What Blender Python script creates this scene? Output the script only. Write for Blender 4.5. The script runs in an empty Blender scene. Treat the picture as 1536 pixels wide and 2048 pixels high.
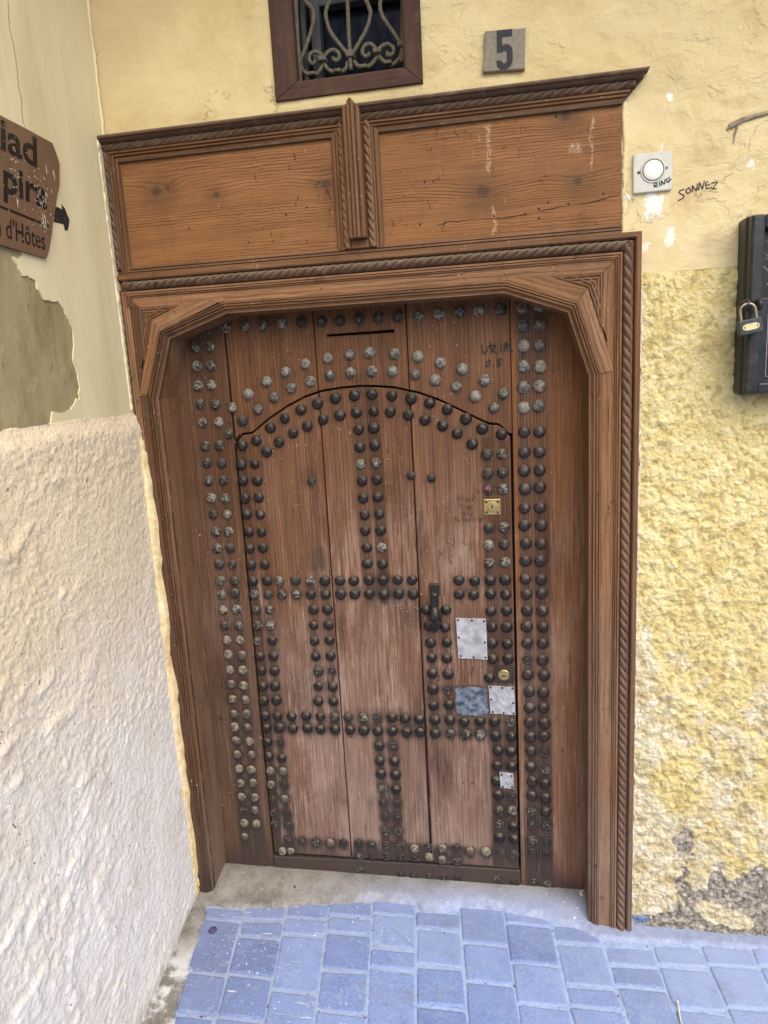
import bpy, bmesh, math, random
import numpy as np
from mathutils import Vector, Matrix
from mathutils.geometry import tessellate_polygon, delaunay_2d_cdt

SC = bpy.context.scene
COL = SC.collection
random.seed(7)

# ------------------------------------------------------------------ camera
cam_data = bpy.data.cameras.new('camera')
cam = bpy.data.objects.new('camera', cam_data)
COL.objects.link(cam)
cam_data.sensor_fit = 'HORIZONTAL'
cam_data.sensor_width = 36.0
cam_data.lens = 33.229
cam_data.clip_start = 0.02
cam_data.clip_end = 200.0
RIGHT = Vector((0.98364634, 0.17188738, -0.05380158))
DOWN = Vector((-0.01899156, -0.19806477, -0.98000493))
FWD = Vector((-0.17910668, 0.96500004, -0.19156127))
M = Matrix.Identity(4)
for i in range(3):
    M[i][0] = RIGHT[i]; M[i][1] = -DOWN[i]; M[i][2] = -FWD[i]
M[0][3], M[1][3], M[2][3] = 0.0, -1.745, 1.5
cam.matrix_world = M
SC.camera = cam

# ------------------------------------------------------------------ sky, sun, exposure
SUN_ELEV, SUN_AZ = math.radians(43), math.radians(150)      # azimuth measured clockwise from +Y
w = bpy.data.worlds.new('World'); SC.world = w; w.use_nodes = True
nt = w.node_tree; nt.nodes.clear()
sky = nt.nodes.new('ShaderNodeTexSky'); sky.sky_type = 'NISHITA'; sky.sun_disc = False
sky.sun_elevation = SUN_ELEV; sky.sun_rotation = SUN_AZ
sky.air_density = 1.0; sky.dust_density = 1.5; sky.ozone_density = 1.0
bg = nt.nodes.new('ShaderNodeBackground'); bg.inputs['Strength'].default_value = 0.15
wo = nt.nodes.new('ShaderNodeOutputWorld')
nt.links.new(sky.outputs[0], bg.inputs[0]); nt.links.new(bg.outputs[0], wo.inputs[0])

sun_data = bpy.data.lights.new('sun', 'SUN')
sun_data.energy = 2.05; sun_data.angle = math.radians(64); sun_data.color = (1.0, 0.89, 0.71)
sun = bpy.data.objects.new('sun', sun_data); COL.objects.link(sun)
sd = Vector((math.sin(SUN_AZ) * math.cos(SUN_ELEV), math.cos(SUN_AZ) * math.cos(SUN_ELEV), math.sin(SUN_ELEV)))
sun.rotation_euler = (-sd).to_track_quat('-Z', 'Y').to_euler()
sun.location = sd * 20

vs = SC.view_settings
SC.display_settings.display_device = 'sRGB'
vs.view_transform = 'Standard'; vs.look = 'None'; vs.gamma = 1.0; vs.use_curve_mapping = False
vs.exposure = 0.93

# ================================================================== measured outlines (metres, in the plane of the thing)
WICKET_TOP = [(-0.745, 1.331), (-0.743, 1.337), (-0.72, 1.36), (-0.692, 1.362), (-0.64, 1.399), (-0.587, 1.429), (-0.535, 1.452), (-0.491, 1.464), (-0.441, 1.47), (-0.392, 1.472), (-0.398, 1.473), (-0.35, 1.47), (-0.296, 1.464), (-0.235, 1.448), (-0.182, 1.427), (-0.127, 1.398), (-0.085, 1.375), (-0.057, 1.361), (-0.032, 1.358), (-0.02, 1.347), (-0.007, 1.332)]
STUDS = {
    'w': [(-0.790, 1.637), (-0.738, 1.642), (-0.685, 1.642), (-0.634, 1.641), (-0.583, 1.642), (-0.531, 1.642), (-0.478, 1.640), (-0.428, 1.639), (-0.378, 1.640), (-0.830, 1.596), (-0.789, 1.595), (-0.830, 1.546), (-0.790, 1.545), (-0.832, 1.494), (-0.793, 1.494), (-0.830, 1.445), (-0.788, 1.442), (-0.830, 1.395), (-0.784, 1.394), (-0.829, 1.331), (-0.788, 1.331), (-0.828, 1.284), (-0.785, 1.281), (-0.828, 1.235), (-0.786, 1.234), (-0.757, 1.362), (-0.740, 1.432), (-0.692, 1.465), (-0.638, 1.495), (-0.583, 1.518), (-0.528, 1.536), (-0.467, 1.547), (-0.408, 1.553), (-0.714, 1.395), (-0.668, 1.424), (-0.621, 1.453), (-0.571, 1.475), (-0.518, 1.490), (-0.463, 1.503), (-0.407, 1.508), (-0.396, 1.267), (-0.328, 1.640), (-0.277, 1.640), (-0.224, 1.637), (-0.173, 1.639), (-0.122, 1.640), (-0.073, 1.641), (-0.020, 1.640), (0.033, 1.641), (0.074, 1.643), (0.033, 1.597), (0.074, 1.597), (0.033, 1.548), (0.072, 1.547), (0.032, 1.498), (0.072, 1.496), (0.032, 1.447), (0.071, 1.449), (0.032, 1.397), (0.069, 1.399), (-0.355, 1.554), (-0.290, 1.549), (-0.231, 1.538), (-0.174, 1.520), (-0.119, 1.500), (-0.065, 1.470), (-0.018, 1.435), (-0.352, 1.508), (-0.298, 1.504), (-0.240, 1.494), (-0.188, 1.477), (-0.136, 1.457), (-0.088, 1.431), (-0.043, 1.400), (-0.354, 1.270), (-0.063, 1.282), (-0.025, 1.282), (-0.063, 1.232), (-0.025, 1.233), (-0.024, 1.191), (-0.827, 1.185), (-0.786, 1.184), (-0.826, 1.139), (-0.785, 1.138), (-0.823, 1.088), (-0.786, 1.089), (-0.826, 1.041), (-0.785, 1.042), (-0.824, 0.994), (-0.784, 0.993), (-0.825, 0.946), (-0.784, 0.945), (-0.825, 0.904), (-0.784, 0.908), (-0.826, 0.858), (-0.784, 0.860), (-0.825, 0.811), (-0.784, 0.811), (-0.649, 0.945), (-0.602, 0.945), (-0.560, 0.945), (-0.728, 0.904), (-0.686, 0.904), (-0.645, 0.904), (-0.602, 0.905), (-0.726, 0.859), (-0.686, 0.859), (-0.727, 0.811), (-0.688, 0.812), (-0.352, 1.038), (-0.062, 1.088), (-0.024, 1.089), (-0.065, 1.042), (-0.025, 1.043), (-0.064, 0.993), (-0.022, 0.994), (-0.519, 0.535), (-0.478, 0.536), (-0.433, 0.536), (-0.557, 0.675), (-0.184, 0.497), (-0.141, 0.497), (-0.102, 0.498), (-0.054, 0.265), (-0.018, 0.267)],
    'd': [(-0.722, 1.329), (-0.681, 1.342), (-0.638, 1.373), (-0.596, 1.397), (-0.549, 1.418), (-0.503, 1.432), (-0.453, 1.443), (-0.401, 1.448), (-0.654, 1.308), (-0.617, 1.333), (-0.576, 1.357), (-0.535, 1.374), (-0.491, 1.390), (-0.444, 1.399), (-0.399, 1.403), (-0.396, 1.359), (-0.395, 1.312), (-0.396, 1.222), (-0.730, 1.276), (-0.691, 1.277), (-0.729, 1.231), (-0.688, 1.230), (0.031, 1.336), (0.069, 1.335), (0.031, 1.284), (0.069, 1.285), (0.029, 1.237), (0.068, 1.238), (0.032, 1.191), (0.069, 1.193), (-0.355, 1.448), (-0.303, 1.443), (-0.253, 1.433), (-0.205, 1.419), (-0.161, 1.401), (-0.114, 1.375), (-0.073, 1.349), (-0.025, 1.333), (-0.353, 1.404), (-0.309, 1.401), (-0.262, 1.391), (-0.219, 1.376), (-0.175, 1.360), (-0.137, 1.339), (-0.100, 1.311), (-0.355, 1.361), (-0.354, 1.317), (-0.354, 1.224), (-0.728, 1.182), (-0.688, 1.183), (-0.728, 1.137), (-0.688, 1.136), (-0.727, 1.087), (-0.689, 1.086), (-0.728, 1.040), (-0.689, 1.041), (-0.729, 0.991), (-0.688, 0.992), (-0.728, 0.944), (-0.686, 0.945), (-0.517, 0.945), (-0.475, 0.945), (-0.435, 0.945), (-0.393, 0.946), (-0.353, 0.946), (-0.561, 0.905), (-0.518, 0.905), (-0.476, 0.906), (-0.435, 0.906), (-0.394, 0.906), (-0.352, 0.906), (-0.557, 0.860), (-0.516, 0.861), (-0.560, 0.814), (-0.517, 0.815), (-0.395, 1.175), (-0.354, 1.177), (-0.394, 1.129), (-0.353, 1.131), (-0.395, 1.085), (-0.352, 1.085), (-0.393, 1.038), (-0.395, 0.993), (-0.352, 0.992), (-0.313, 0.947), (-0.273, 0.947), (-0.146, 0.946), (-0.104, 0.943), (-0.063, 0.946), (-0.024, 0.947), (-0.312, 0.907), (-0.272, 0.907), (-0.147, 0.906), (-0.108, 0.905), (-0.063, 0.907), (-0.023, 0.906), (-0.353, 0.907), (-0.353, 0.947), (0.029, 1.140), (0.068, 1.141), (0.029, 1.093), (0.071, 1.093), (0.031, 1.044), (0.070, 1.044), (0.030, 0.998), (0.069, 0.998), (0.029, 0.950), (0.070, 0.948), (0.031, 0.907), (0.071, 0.909), (0.031, 0.861), (0.071, 0.862), (0.030, 0.816), (0.072, 0.815), (-0.237, 0.863), (-0.184, 0.862), (-0.232, 0.816), (-0.188, 0.813), (-0.064, 0.859), (-0.022, 0.860), (-0.062, 0.814), (-0.022, 0.814), (-0.686, 0.767), (-0.728, 0.717), (-0.687, 0.720), (-0.727, 0.674), (-0.687, 0.673), (-0.727, 0.625), (-0.689, 0.627), (-0.729, 0.579), (-0.689, 0.583), (-0.729, 0.532), (-0.690, 0.533), (-0.647, 0.534), (-0.603, 0.536), (-0.560, 0.535), (-0.350, 0.540), (-0.727, 0.493), (-0.688, 0.496), (-0.647, 0.494), (-0.603, 0.496), (-0.563, 0.495), (-0.519, 0.497), (-0.475, 0.497), (-0.434, 0.496), (-0.393, 0.496), (-0.350, 0.497), (-0.729, 0.448), (-0.729, 0.403), (-0.689, 0.399), (-0.560, 0.768), (-0.516, 0.770), (-0.561, 0.721), (-0.517, 0.723), (-0.560, 0.630), (-0.517, 0.630), (-0.563, 0.584), (-0.518, 0.583), (-0.392, 0.450), (-0.393, 0.403), (-0.349, 0.404), (-0.392, 0.361), (-0.348, 0.360), (-0.230, 0.768), (-0.186, 0.768), (-0.229, 0.723), (-0.187, 0.722), (-0.229, 0.677), (-0.185, 0.676), (-0.229, 0.631), (-0.229, 0.581), (-0.186, 0.584), (-0.312, 0.539), (-0.271, 0.539), (-0.227, 0.537), (-0.185, 0.539), (-0.145, 0.535), (-0.101, 0.537), (-0.061, 0.538), (-0.309, 0.497), (-0.271, 0.498), (-0.228, 0.496), (-0.060, 0.495), (-0.017, 0.495), (-0.062, 0.768), (-0.022, 0.768), (-0.062, 0.723), (-0.021, 0.724), (-0.072, 0.668), (-0.054, 0.450), (-0.018, 0.451), (-0.058, 0.404), (-0.018, 0.404), (-0.061, 0.357), (0.031, 0.769), (0.072, 0.769), (0.072, 0.722), (0.031, 0.678), (0.074, 0.678), (0.033, 0.631), (0.072, 0.628), (0.034, 0.584), (0.073, 0.584), (0.034, 0.539), (0.074, 0.538), (0.035, 0.496), (0.073, 0.498), (0.037, 0.453), (0.036, 0.407), (0.039, 0.360), (0.074, 0.356), (-0.349, 0.314), (-0.056, 0.313), (-0.016, 0.217), (-0.056, 0.178), (-0.015, 0.177), (0.036, 0.316), (0.074, 0.312), (0.076, 0.269)],
    'g': [(-0.824, 0.766), (-0.784, 0.767), (-0.825, 0.722), (-0.783, 0.720), (-0.824, 0.674), (-0.784, 0.674), (-0.824, 0.629), (-0.787, 0.626), (-0.825, 0.582), (-0.785, 0.581), (-0.827, 0.535), (-0.784, 0.535), (-0.827, 0.493), (-0.786, 0.493), (-0.827, 0.449), (-0.786, 0.449), (-0.828, 0.403), (-0.782, 0.404), (-0.827, 0.356), (-0.788, 0.355), (-0.827, 0.308), (-0.786, 0.311), (-0.728, 0.354), (-0.688, 0.354), (-0.730, 0.309), (-0.828, 0.262), (-0.786, 0.263), (-0.789, 0.219), (-0.828, 0.174), (-0.789, 0.174), (-0.831, 0.126), (-0.690, 0.263), (-0.713, 0.085), (-0.686, 0.087), (-0.560, 0.124), (-0.473, 0.029), (-0.349, 0.026), (-0.304, 0.125), (-0.221, 0.130), (-0.141, 0.127), (-0.096, 0.130), (-0.262, 0.099), (-0.224, 0.092), (-0.312, 0.022), (0.038, 0.030), (0.076, 0.028), (-0.017, 0.025)],
    'r': [(-0.731, 0.765), (-0.392, 0.537), (-0.689, 0.447), (-0.689, 0.310), (-0.516, 0.676), (-0.350, 0.450), (-0.188, 0.629), (-0.018, 0.537), (0.030, 0.722), (0.074, 0.450), (0.075, 0.398), (-0.827, 0.215), (-0.729, 0.262), (-0.730, 0.216), (-0.688, 0.216), (-0.685, 0.173), (-0.730, 0.177), (-0.692, 0.122), (-0.648, 0.125), (-0.605, 0.123), (-0.519, 0.126), (-0.473, 0.127), (-0.433, 0.128), (-0.388, 0.130), (-0.345, 0.132), (-0.473, 0.085), (-0.433, 0.088), (-0.390, 0.090), (-0.347, 0.090), (-0.389, 0.314), (-0.390, 0.267), (-0.349, 0.268), (-0.388, 0.221), (-0.350, 0.222), (-0.390, 0.175), (-0.349, 0.178), (-0.017, 0.311), (-0.056, 0.221), (-0.055, 0.134), (-0.015, 0.127), (-0.263, 0.131), (-0.181, 0.133), (-0.303, 0.093), (-0.180, 0.091), (0.036, 0.267), (0.037, 0.225), (0.077, 0.226), (0.037, 0.177), (0.075, 0.174), (0.037, 0.135), (0.076, 0.134), (-0.265, 0.023), (-0.223, 0.025), (-0.181, 0.026), (-0.063, 0.042)],
    'k': [(-0.535, 1.225), (-0.262, 1.233), (-0.209, 1.225)],
    'p': [(-0.062, 1.190)],
}
JOINTS = [(-0.915, -0.1964), (-0.7968, -0.1676), (-0.6714, -0.1597), (-0.5476, -0.1523), (-0.4207, -0.1463), (-0.2944, -0.1301), (-0.1694, -0.1224), (-0.0468, -0.1194), (0.0784, -0.112), (0.1991, -0.1242), (0.3277, -0.0842), (0.4521, -0.0681), (0.5768, -0.0405)]
ROWS = [[(-0.063, -0.106), (-0.109, -0.284), (-0.29, -0.404)], [(-0.037, -0.089), (-0.098, -0.153), (-0.16, -0.277)], [(-0.016, -0.071), (-0.077, -0.133), (-0.138, -0.31)], [(0.006, -0.049), (-0.058, -0.112), (-0.119, -0.234), (-0.242, -0.354)], [(0.017, -0.031), (-0.036, -0.145), (-0.158, -0.212)], [(-0.014, -0.069), (-0.076, -0.19), (-0.201, -0.31)], [(0.016, -0.105), (-0.111, -0.228)], [(0.025, -0.029), (-0.032, -0.155)], [(-0.021, -0.076), (-0.082, -0.208), (-0.215, -0.268)], [(-0.076, -0.135)], [(-0.061, -0.122), (-0.13, -0.246)], [(-0.048, -0.107)], [(-0.043, -0.098)]]
SONNEZ = [[(0.38, 1.858), (0.372, 1.856), (0.37, 1.853), (0.373, 1.849), (0.379, 1.846), (0.379, 1.841), (0.374, 1.838), (0.368, 1.836)], [(0.39, 1.86), (0.385, 1.857), (0.384, 1.853), (0.387, 1.849), (0.391, 1.85), (0.393, 1.854), (0.39, 1.86)], [(0.397, 1.851), (0.396, 1.864), (0.405, 1.852), (0.407, 1.867)], [(0.409, 1.853), (0.411, 1.869), (0.417, 1.854), (0.421, 1.872)], [(0.429, 1.869), (0.423, 1.867), (0.425, 1.855), (0.436, 1.856)], [(0.424, 1.861), (0.432, 1.863)], [(0.435, 1.865), (0.448, 1.867), (0.438, 1.853), (0.446, 1.853)]]
RING = [[(0.317, 1.865), (0.315, 1.874), (0.32, 1.875), (0.322, 1.871), (0.317, 1.869), (0.324, 1.866)], [(0.328, 1.867), (0.326, 1.876)], [(0.332, 1.868), (0.33, 1.878), (0.337, 1.87), (0.338, 1.881)], [(0.348, 1.883), (0.342, 1.881), (0.34, 1.877), (0.342, 1.874), (0.346, 1.873), (0.348, 1.878), (0.352, 1.879)], [(0.348, 1.878), (0.344, 1.877)]]
DOORNOTE = [[(-0.068, 1.557), (-0.068, 1.541), (-0.064, 1.535), (-0.058, 1.538), (-0.053, 1.554)], [(-0.048, 1.563), (-0.045, 1.534)], [(-0.051, 1.552), (-0.037, 1.555), (-0.034, 1.549), (-0.044, 1.544), (-0.031, 1.533)], [(-0.022, 1.535), (-0.02, 1.557)], [(-0.014, 1.536), (-0.011, 1.557), (-0.005, 1.538)], [(-0.008, 1.561), (0.006, 1.536)], [(-0.049, 1.519), (-0.057, 1.515), (-0.06, 1.507), (-0.058, 1.503), (-0.052, 1.505), (-0.049, 1.512), (-0.05, 1.519)], [(-0.042, 1.505), (-0.04, 1.503)], [(-0.022, 1.52), (-0.029, 1.52), (-0.032, 1.516), (-0.025, 1.51), (-0.024, 1.504), (-0.03, 1.501), (-0.032, 1.506), (-0.021, 1.52)]]
GRILLE_LINES = [('bar', [(-0.469, 2.376), (-0.468, 2.354), (-0.471, 2.279), (-0.474, 2.189)]), ('bar', [(-0.348, 2.36), (-0.348, 2.338), (-0.349, 2.263), (-0.349, 2.19)]), ('bar', [(-0.219, 2.343), (-0.221, 2.321), (-0.225, 2.255), (-0.23, 2.192)]), ('bar', [(-0.464, 2.38), (-0.449, 2.351), (-0.431, 2.327), (-0.43, 2.307), (-0.438, 2.282), (-0.452, 2.253), (-0.469, 2.223)]), ('bar', [(-0.364, 2.366), (-0.385, 2.343), (-0.398, 2.324), (-0.4, 2.307), (-0.392, 2.276), (-0.372, 2.247), (-0.354, 2.224)]), ('bar', [(-0.324, 2.361), (-0.307, 2.333), (-0.298, 2.311), (-0.297, 2.298), (-0.306, 2.273), (-0.325, 2.247), (-0.343, 2.223)]), ('bar', [(-0.255, 2.351), (-0.27, 2.328), (-0.274, 2.313), (-0.27, 2.294), (-0.257, 2.272), (-0.242, 2.25), (-0.229, 2.229)]), ('scroll', [(-0.469, 2.223), (-0.466, 2.207), (-0.454, 2.196), (-0.441, 2.193), (-0.427, 2.198), (-0.417, 2.212), (-0.415, 2.224), (-0.42, 2.235), (-0.431, 2.241), (-0.443, 2.239), (-0.448, 2.229), (-0.444, 2.219), (-0.435, 2.218), (-0.433, 2.225)]), ('scroll', [(-0.356, 2.213), (-0.362, 2.198), (-0.376, 2.191), (-0.391, 2.193), (-0.405, 2.202), (-0.413, 2.216), (-0.413, 2.227), (-0.402, 2.237), (-0.388, 2.24), (-0.377, 2.232), (-0.376, 2.222), (-0.383, 2.217), (-0.39, 2.221), (-0.389, 2.225)]), ('scroll', [(-0.342, 2.211), (-0.334, 2.2), (-0.319, 2.193), (-0.302, 2.199), (-0.289, 2.212), (-0.288, 2.223), (-0.295, 2.237), (-0.306, 2.242), (-0.317, 2.238), (-0.321, 2.227), (-0.316, 2.218), (-0.307, 2.218), (-0.306, 2.224)]), ('scroll', [(-0.229, 2.22), (-0.236, 2.204), (-0.249, 2.194), (-0.262, 2.195), (-0.275, 2.204), (-0.284, 2.217), (-0.283, 2.227), (-0.273, 2.234), (-0.262, 2.236), (-0.251, 2.23), (-0.248, 2.22), (-0.255, 2.213), (-0.263, 2.215), (-0.262, 2.221)]), ('collar', [(-0.414, 2.227), (-0.415, 2.216)]), ('collar', [(-0.285, 2.227), (-0.286, 2.217)]), ('collar', [(-0.348, 2.23), (-0.349, 2.216)]), ('collar', [(-0.473, 2.228), (-0.473, 2.216)]), ('collar', [(-0.228, 2.234), (-0.229, 2.223)]), ('collar', [(-0.441, 2.197), (-0.442, 2.189)]), ('collar', [(-0.38, 2.196), (-0.38, 2.188)]), ('collar', [(-0.318, 2.198), (-0.319, 2.189)]), ('collar', [(-0.261, 2.199), (-0.262, 2.191)])]
PEEL = [(0.489, 1.753), (0.477, 1.737), (0.465, 1.721), (0.446, 1.724), (0.421, 1.718), (0.417, 1.701), (0.399, 1.684), (0.368, 1.682), (0.32, 1.669), (0.304, 1.648), (0.294, 1.631), (0.302, 1.588), (0.303, 1.545), (0.296, 1.505), (0.304, 1.48), (0.337, 1.467), (0.369, 1.456)]
MARK = [(0.313, 1.88), (0.293, 1.882), (0.27, 1.882), (0.272, 1.892), (0.258, 1.886), (0.251, 1.875), (0.245, 1.867), (0.248, 1.857), (0.259, 1.841), (0.271, 1.839), (0.273, 1.851), (0.287, 1.85), (0.31, 1.848), (0.325, 1.851)]
# ================================================================== helpers: materials
class G:
    """Small node-graph builder."""
    def __init__(s, name):
        s.m = bpy.data.materials.new(name); s.m.use_nodes = True
        s.t = s.m.node_tree; s.t.nodes.clear()
        s.bs = s.node('ShaderNodeBsdfPrincipled'); o = s.node('ShaderNodeOutputMaterial')
        s.t.links.new(s.bs.outputs[0], o.inputs[0])
    def node(s, typ, **kw):
        n = s.t.nodes.new(typ)
        for k, v in kw.items(): setattr(n, k, v)
        return n
    def put(s, sock, v):
        if isinstance(v, bpy.types.NodeSocket): s.t.links.new(v, sock)
        elif v is not None:
            if hasattr(sock.default_value, '__len__') and not hasattr(v, '__len__'): v = (v,) * len(sock.default_value)
            if hasattr(v, '__len__') and len(v) == 3 and len(sock.default_value) == 4: v = tuple(v) + (1.0,)
            sock.default_value = v
    def pos(s): return s.node('ShaderNodeNewGeometry').outputs['Position']
    def nrm(s): return s.node('ShaderNodeNewGeometry').outputs['Normal']
    def obj(s): return s.node('ShaderNodeTexCoord').outputs['Object']
    def rnd(s): return s.node('ShaderNodeObjectInfo').outputs['Random']
    def attr(s, name): return s.node('ShaderNodeAttribute', attribute_name=name).outputs['Fac']
    def map(s, v, scale=(1, 1, 1), loc=(0, 0, 0), rot=(0, 0, 0)):
        n = s.node('ShaderNodeMapping'); s.put(n.inputs[0], v)
        s.put(n.inputs['Scale'], scale); s.put(n.inputs['Location'], loc); s.put(n.inputs['Rotation'], rot); return n.outputs[0]
    def xyz(s, v):
        n = s.node('ShaderNodeSeparateXYZ'); s.put(n.inputs[0], v); return n.outputs
    def comb(s, x, y, z):
        n = s.node('ShaderNodeCombineXYZ')
        for i, q in enumerate((x, y, z)): s.put(n.inputs[i], q)
        return n.outputs[0]
    def vadd(s, a, b):
        n = s.node('ShaderNodeVectorMath', operation='ADD'); s.put(n.inputs[0], a); s.put(n.inputs[1], b); return n.outputs[0]
    def noise(s, v, scale, detail=4, rough=.55, dist=0.0):
        n = s.node('ShaderNodeTexNoise'); s.put(n.inputs['Vector'], v); s.put(n.inputs['Scale'], scale)
        s.put(n.inputs['Detail'], detail); s.put(n.inputs['Roughness'], rough); s.put(n.inputs['Distortion'], dist)
        return n.outputs['Fac']
    def voro(s, v, scale, feature='F1', rand=1.0):
        n = s.node('ShaderNodeTexVoronoi', feature=feature); s.put(n.inputs['Vector'], v); s.put(n.inputs['Scale'], scale)
        s.put(n.inputs['Randomness'], rand)
        return n.outputs['Distance']
    def wave(s, v, scale, dist=0, detail=2, dscale=1.0, axis='Y'):
        n = s.node('ShaderNodeTexWave', wave_type='BANDS', bands_direction=axis); s.put(n.inputs['Vector'], v)
        s.put(n.inputs['Scale'], scale); s.put(n.inputs['Distortion'], dist); s.put(n.inputs['Detail'], detail); s.put(n.inputs['Detail Scale'], dscale)
        return n.outputs['Fac']
    def m2(s, op, a, b=0.0, c=None, clamp=False):
        n = s.node('ShaderNodeMath', operation=op, use_clamp=clamp); s.put(n.inputs[0], a); s.put(n.inputs[1], b)
        if c is not None: s.put(n.inputs[2], c)
        return n.outputs[0]
    def ss(s, v, a, b, lo=0.0, hi=1.0):
        n = s.node('ShaderNodeMapRange', interpolation_type='SMOOTHSTEP'); s.put(n.inputs[0], v)
        for i, q in ((1, a), (2, b), (3, lo), (4, hi)): s.put(n.inputs[i], q)
        return n.outputs[0]
    def mix(s, f, a, b, blend='MIX'):
        n = s.node('ShaderNodeMix', data_type='RGBA', blend_type=blend); s.put(n.inputs[0], f); s.put(n.inputs[6], a); s.put(n.inputs[7], b)
        return n.outputs[2]
    def ramp(s, f, stops):
        n = s.node('ShaderNodeValToRGB'); s.put(n.inputs[0], f); e = n.color_ramp.elements
        while len(e) < len(stops): e.new(0.5)
        for q, (p, c) in zip(e, stops): q.position = p; q.color = tuple(c) + (1,) if len(c) == 3 else c
        return n.outputs[0]
    def bump(s, h, strength=.5, dist=.002, n0=None):
        n = s.node('ShaderNodeBump'); s.put(n.inputs['Height'], h); s.put(n.inputs['Strength'], strength); s.put(n.inputs['Distance'], dist)
        if n0 is not None: s.put(n.inputs['Normal'], n0)
        return n.outputs[0]
    def done(s, col, rough=.7, metal=0.0, normal=None, spec=.4, coat=None):
        s.put(s.bs.inputs['Base Color'], col); s.put(s.bs.inputs['Roughness'], rough); s.put(s.bs.inputs['Metallic'], metal)
        s.put(s.bs.inputs['Specular IOR Level'], spec)
        if normal is not None: s.put(s.bs.inputs['Normal'], normal)
        return s.m

def wood(name, dark, mid, light, stud_grime=0.0, fade=0.0, lines=0.0, line_str=.5, knots=(), grey=0.0, greycol=(.27, .20, .16), dust=0.0, drips=False, specks=0.0, grime=.35, rough=.62, grimez=.0):
    """Timber with its grain along the object's own x axis; wear and dirt vary with the place on the door."""
    g = G(name)
    o = g.obj(); P = g.pos()
    r = g.rnd(); rr = g.m2('MULTIPLY', r, 37.0)
    v = g.vadd(o, g.comb(rr, g.m2('MULTIPLY', r, 11.3), 0.0)) if not knots else o
    x, y, z = g.xyz(v)
    knotmask = None
    if knots:
        px, _, pz = g.xyz(P)
        for (kx, kz, kr) in knots:
            dx = g.m2('MULTIPLY', g.m2('SUBTRACT', px, kx), .33); dz = g.m2('SUBTRACT', pz, kz)
            d2 = g.m2('ADD', g.m2('MULTIPLY', dx, dx), g.m2('MULTIPLY', dz, dz))
            e = g.m2('POWER', 2.718, g.m2('MULTIPLY', d2, -1.0 / (kr * 2.2) ** 2))
            y = g.m2('ADD', y, g.m2('MULTIPLY', e, kr * 1.1))
            dk = g.m2('SQRT', g.m2('ADD', g.m2('MULTIPLY', g.m2('MULTIPLY', dx, 2.6), g.m2('MULTIPLY', dx, 2.6)), g.m2('MULTIPLY', dz, dz)))
            k = g.ss(g.m2('ADD', dk, g.m2('MULTIPLY', g.noise(P, 130, 3), kr * .8)), kr * 2.1, kr * .7)
            hl = g.m2('MULTIPLY', g.ss(g.m2('ADD', dk, g.m2('MULTIPLY', g.noise(P, 60, 4), kr * 2.2)), kr * 6.0, kr * 1.4), .5)
            k = g.m2('MAXIMUM', k, hl)
            knotmask = k if knotmask is None else g.m2('MAXIMUM', knotmask, k)
        v = g.comb(x, y, z)
    fine = g.noise(g.map(v, (7.0, 190, 190)), 1.0, 5, .68, .35)
    broad = g.noise(g.map(v, (1.1, 26, 26)), 1.0, 4, .6, .8)
    patch = g.noise(v, 6.0, 4, .6)
    f = g.m2('ADD', g.m2('MULTIPLY', fine, .5), g.m2('MULTIPLY', broad, .5))
    col = g.ramp(f, [(.30, dark), (.5, mid), (.70, light)])
    h = fine
    if lines:
        wv = g.wave(g.map(v, (.22, 1, 1)), lines, 5.0, 3, 1.6)
        ln = g.ss(wv, .62, .97)
        ln = g.m2('MULTIPLY', ln, g.ss(g.noise(g.map(v, (1.5, 18, 18)), 1.0, 3), .30, .62))
        col = g.mix(g.m2('MULTIPLY', ln, line_str), col, tuple(c * .45 for c in dark))
        h = g.m2('SUBTRACT', fine, g.m2('MULTIPLY', ln, .9))
    col = g.mix(g.ss(patch, .35, .8, 0, .45), col, tuple(c * .62 for c in mid))
    hv = g.node('ShaderNodeHueSaturation'); g.put(hv.inputs['Color'], col)
    g.put(hv.inputs['Value'], g.m2('MULTIPLY_ADD', r, .22, .89)); g.put(hv.inputs['Saturation'], g.m2('MULTIPLY_ADD', r, -.12, 1.06)); col = hv.outputs[0]
    if knotmask is not None: col = g.mix(g.m2('MULTIPLY', knotmask, .8), col, (.045, .025, .018))
    px, py, pz = g.xyz(P)
    crk = g.ss(g.noise(g.map(v, (1.6, 75, 75), (3.1, 0, 0)), 1.0, 2, .5, .3), .735, .775)
    col = g.mix(g.m2('MULTIPLY', crk, .8), col, tuple(c * .16 for c in dark)); h = g.m2('SUBTRACT', h, crk)
    stk = g.ss(g.noise(g.map(v, (.7, 44, 44), (0, 5, 0)), 1.0, 4, .6), .5, .78)
    col = g.mix(g.m2('MULTIPLY', stk, .3), col, tuple(c * .5 for c in dark))
    if fade:
        fn = g.m2('ADD', g.noise(g.map(P, (6.5, 6.5, 2.6), (1.7, 0, .4)), 1.0, 7, .72, .5), g.m2('MULTIPLY', g.m2('SUBTRACT', fine, .5), .6))
        fm = g.m2('MULTIPLY', g.ss(fn, .44, .68), g.m2('MULTIPLY', g.ss(pz, 1.32, .85), g.ss(pz, .05, .2)))
        col = g.mix(g.m2('MULTIPLY', fm, fade), col, (.40, .28, .23))
    if grey:
        gn = g.noise(g.map(P, (5, 5, 1.6)), 1.0, 4, .6)
        gm = g.m2('MULTIPLY', g.ss(pz, 1.45, .15), g.ss(gn, .25, .68))
        col = g.mix(g.m2('MULTIPLY', gm, grey), col, g.ramp(fine, [(.3, tuple(c * .5 for c in greycol)), (.7, greycol)]))
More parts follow.
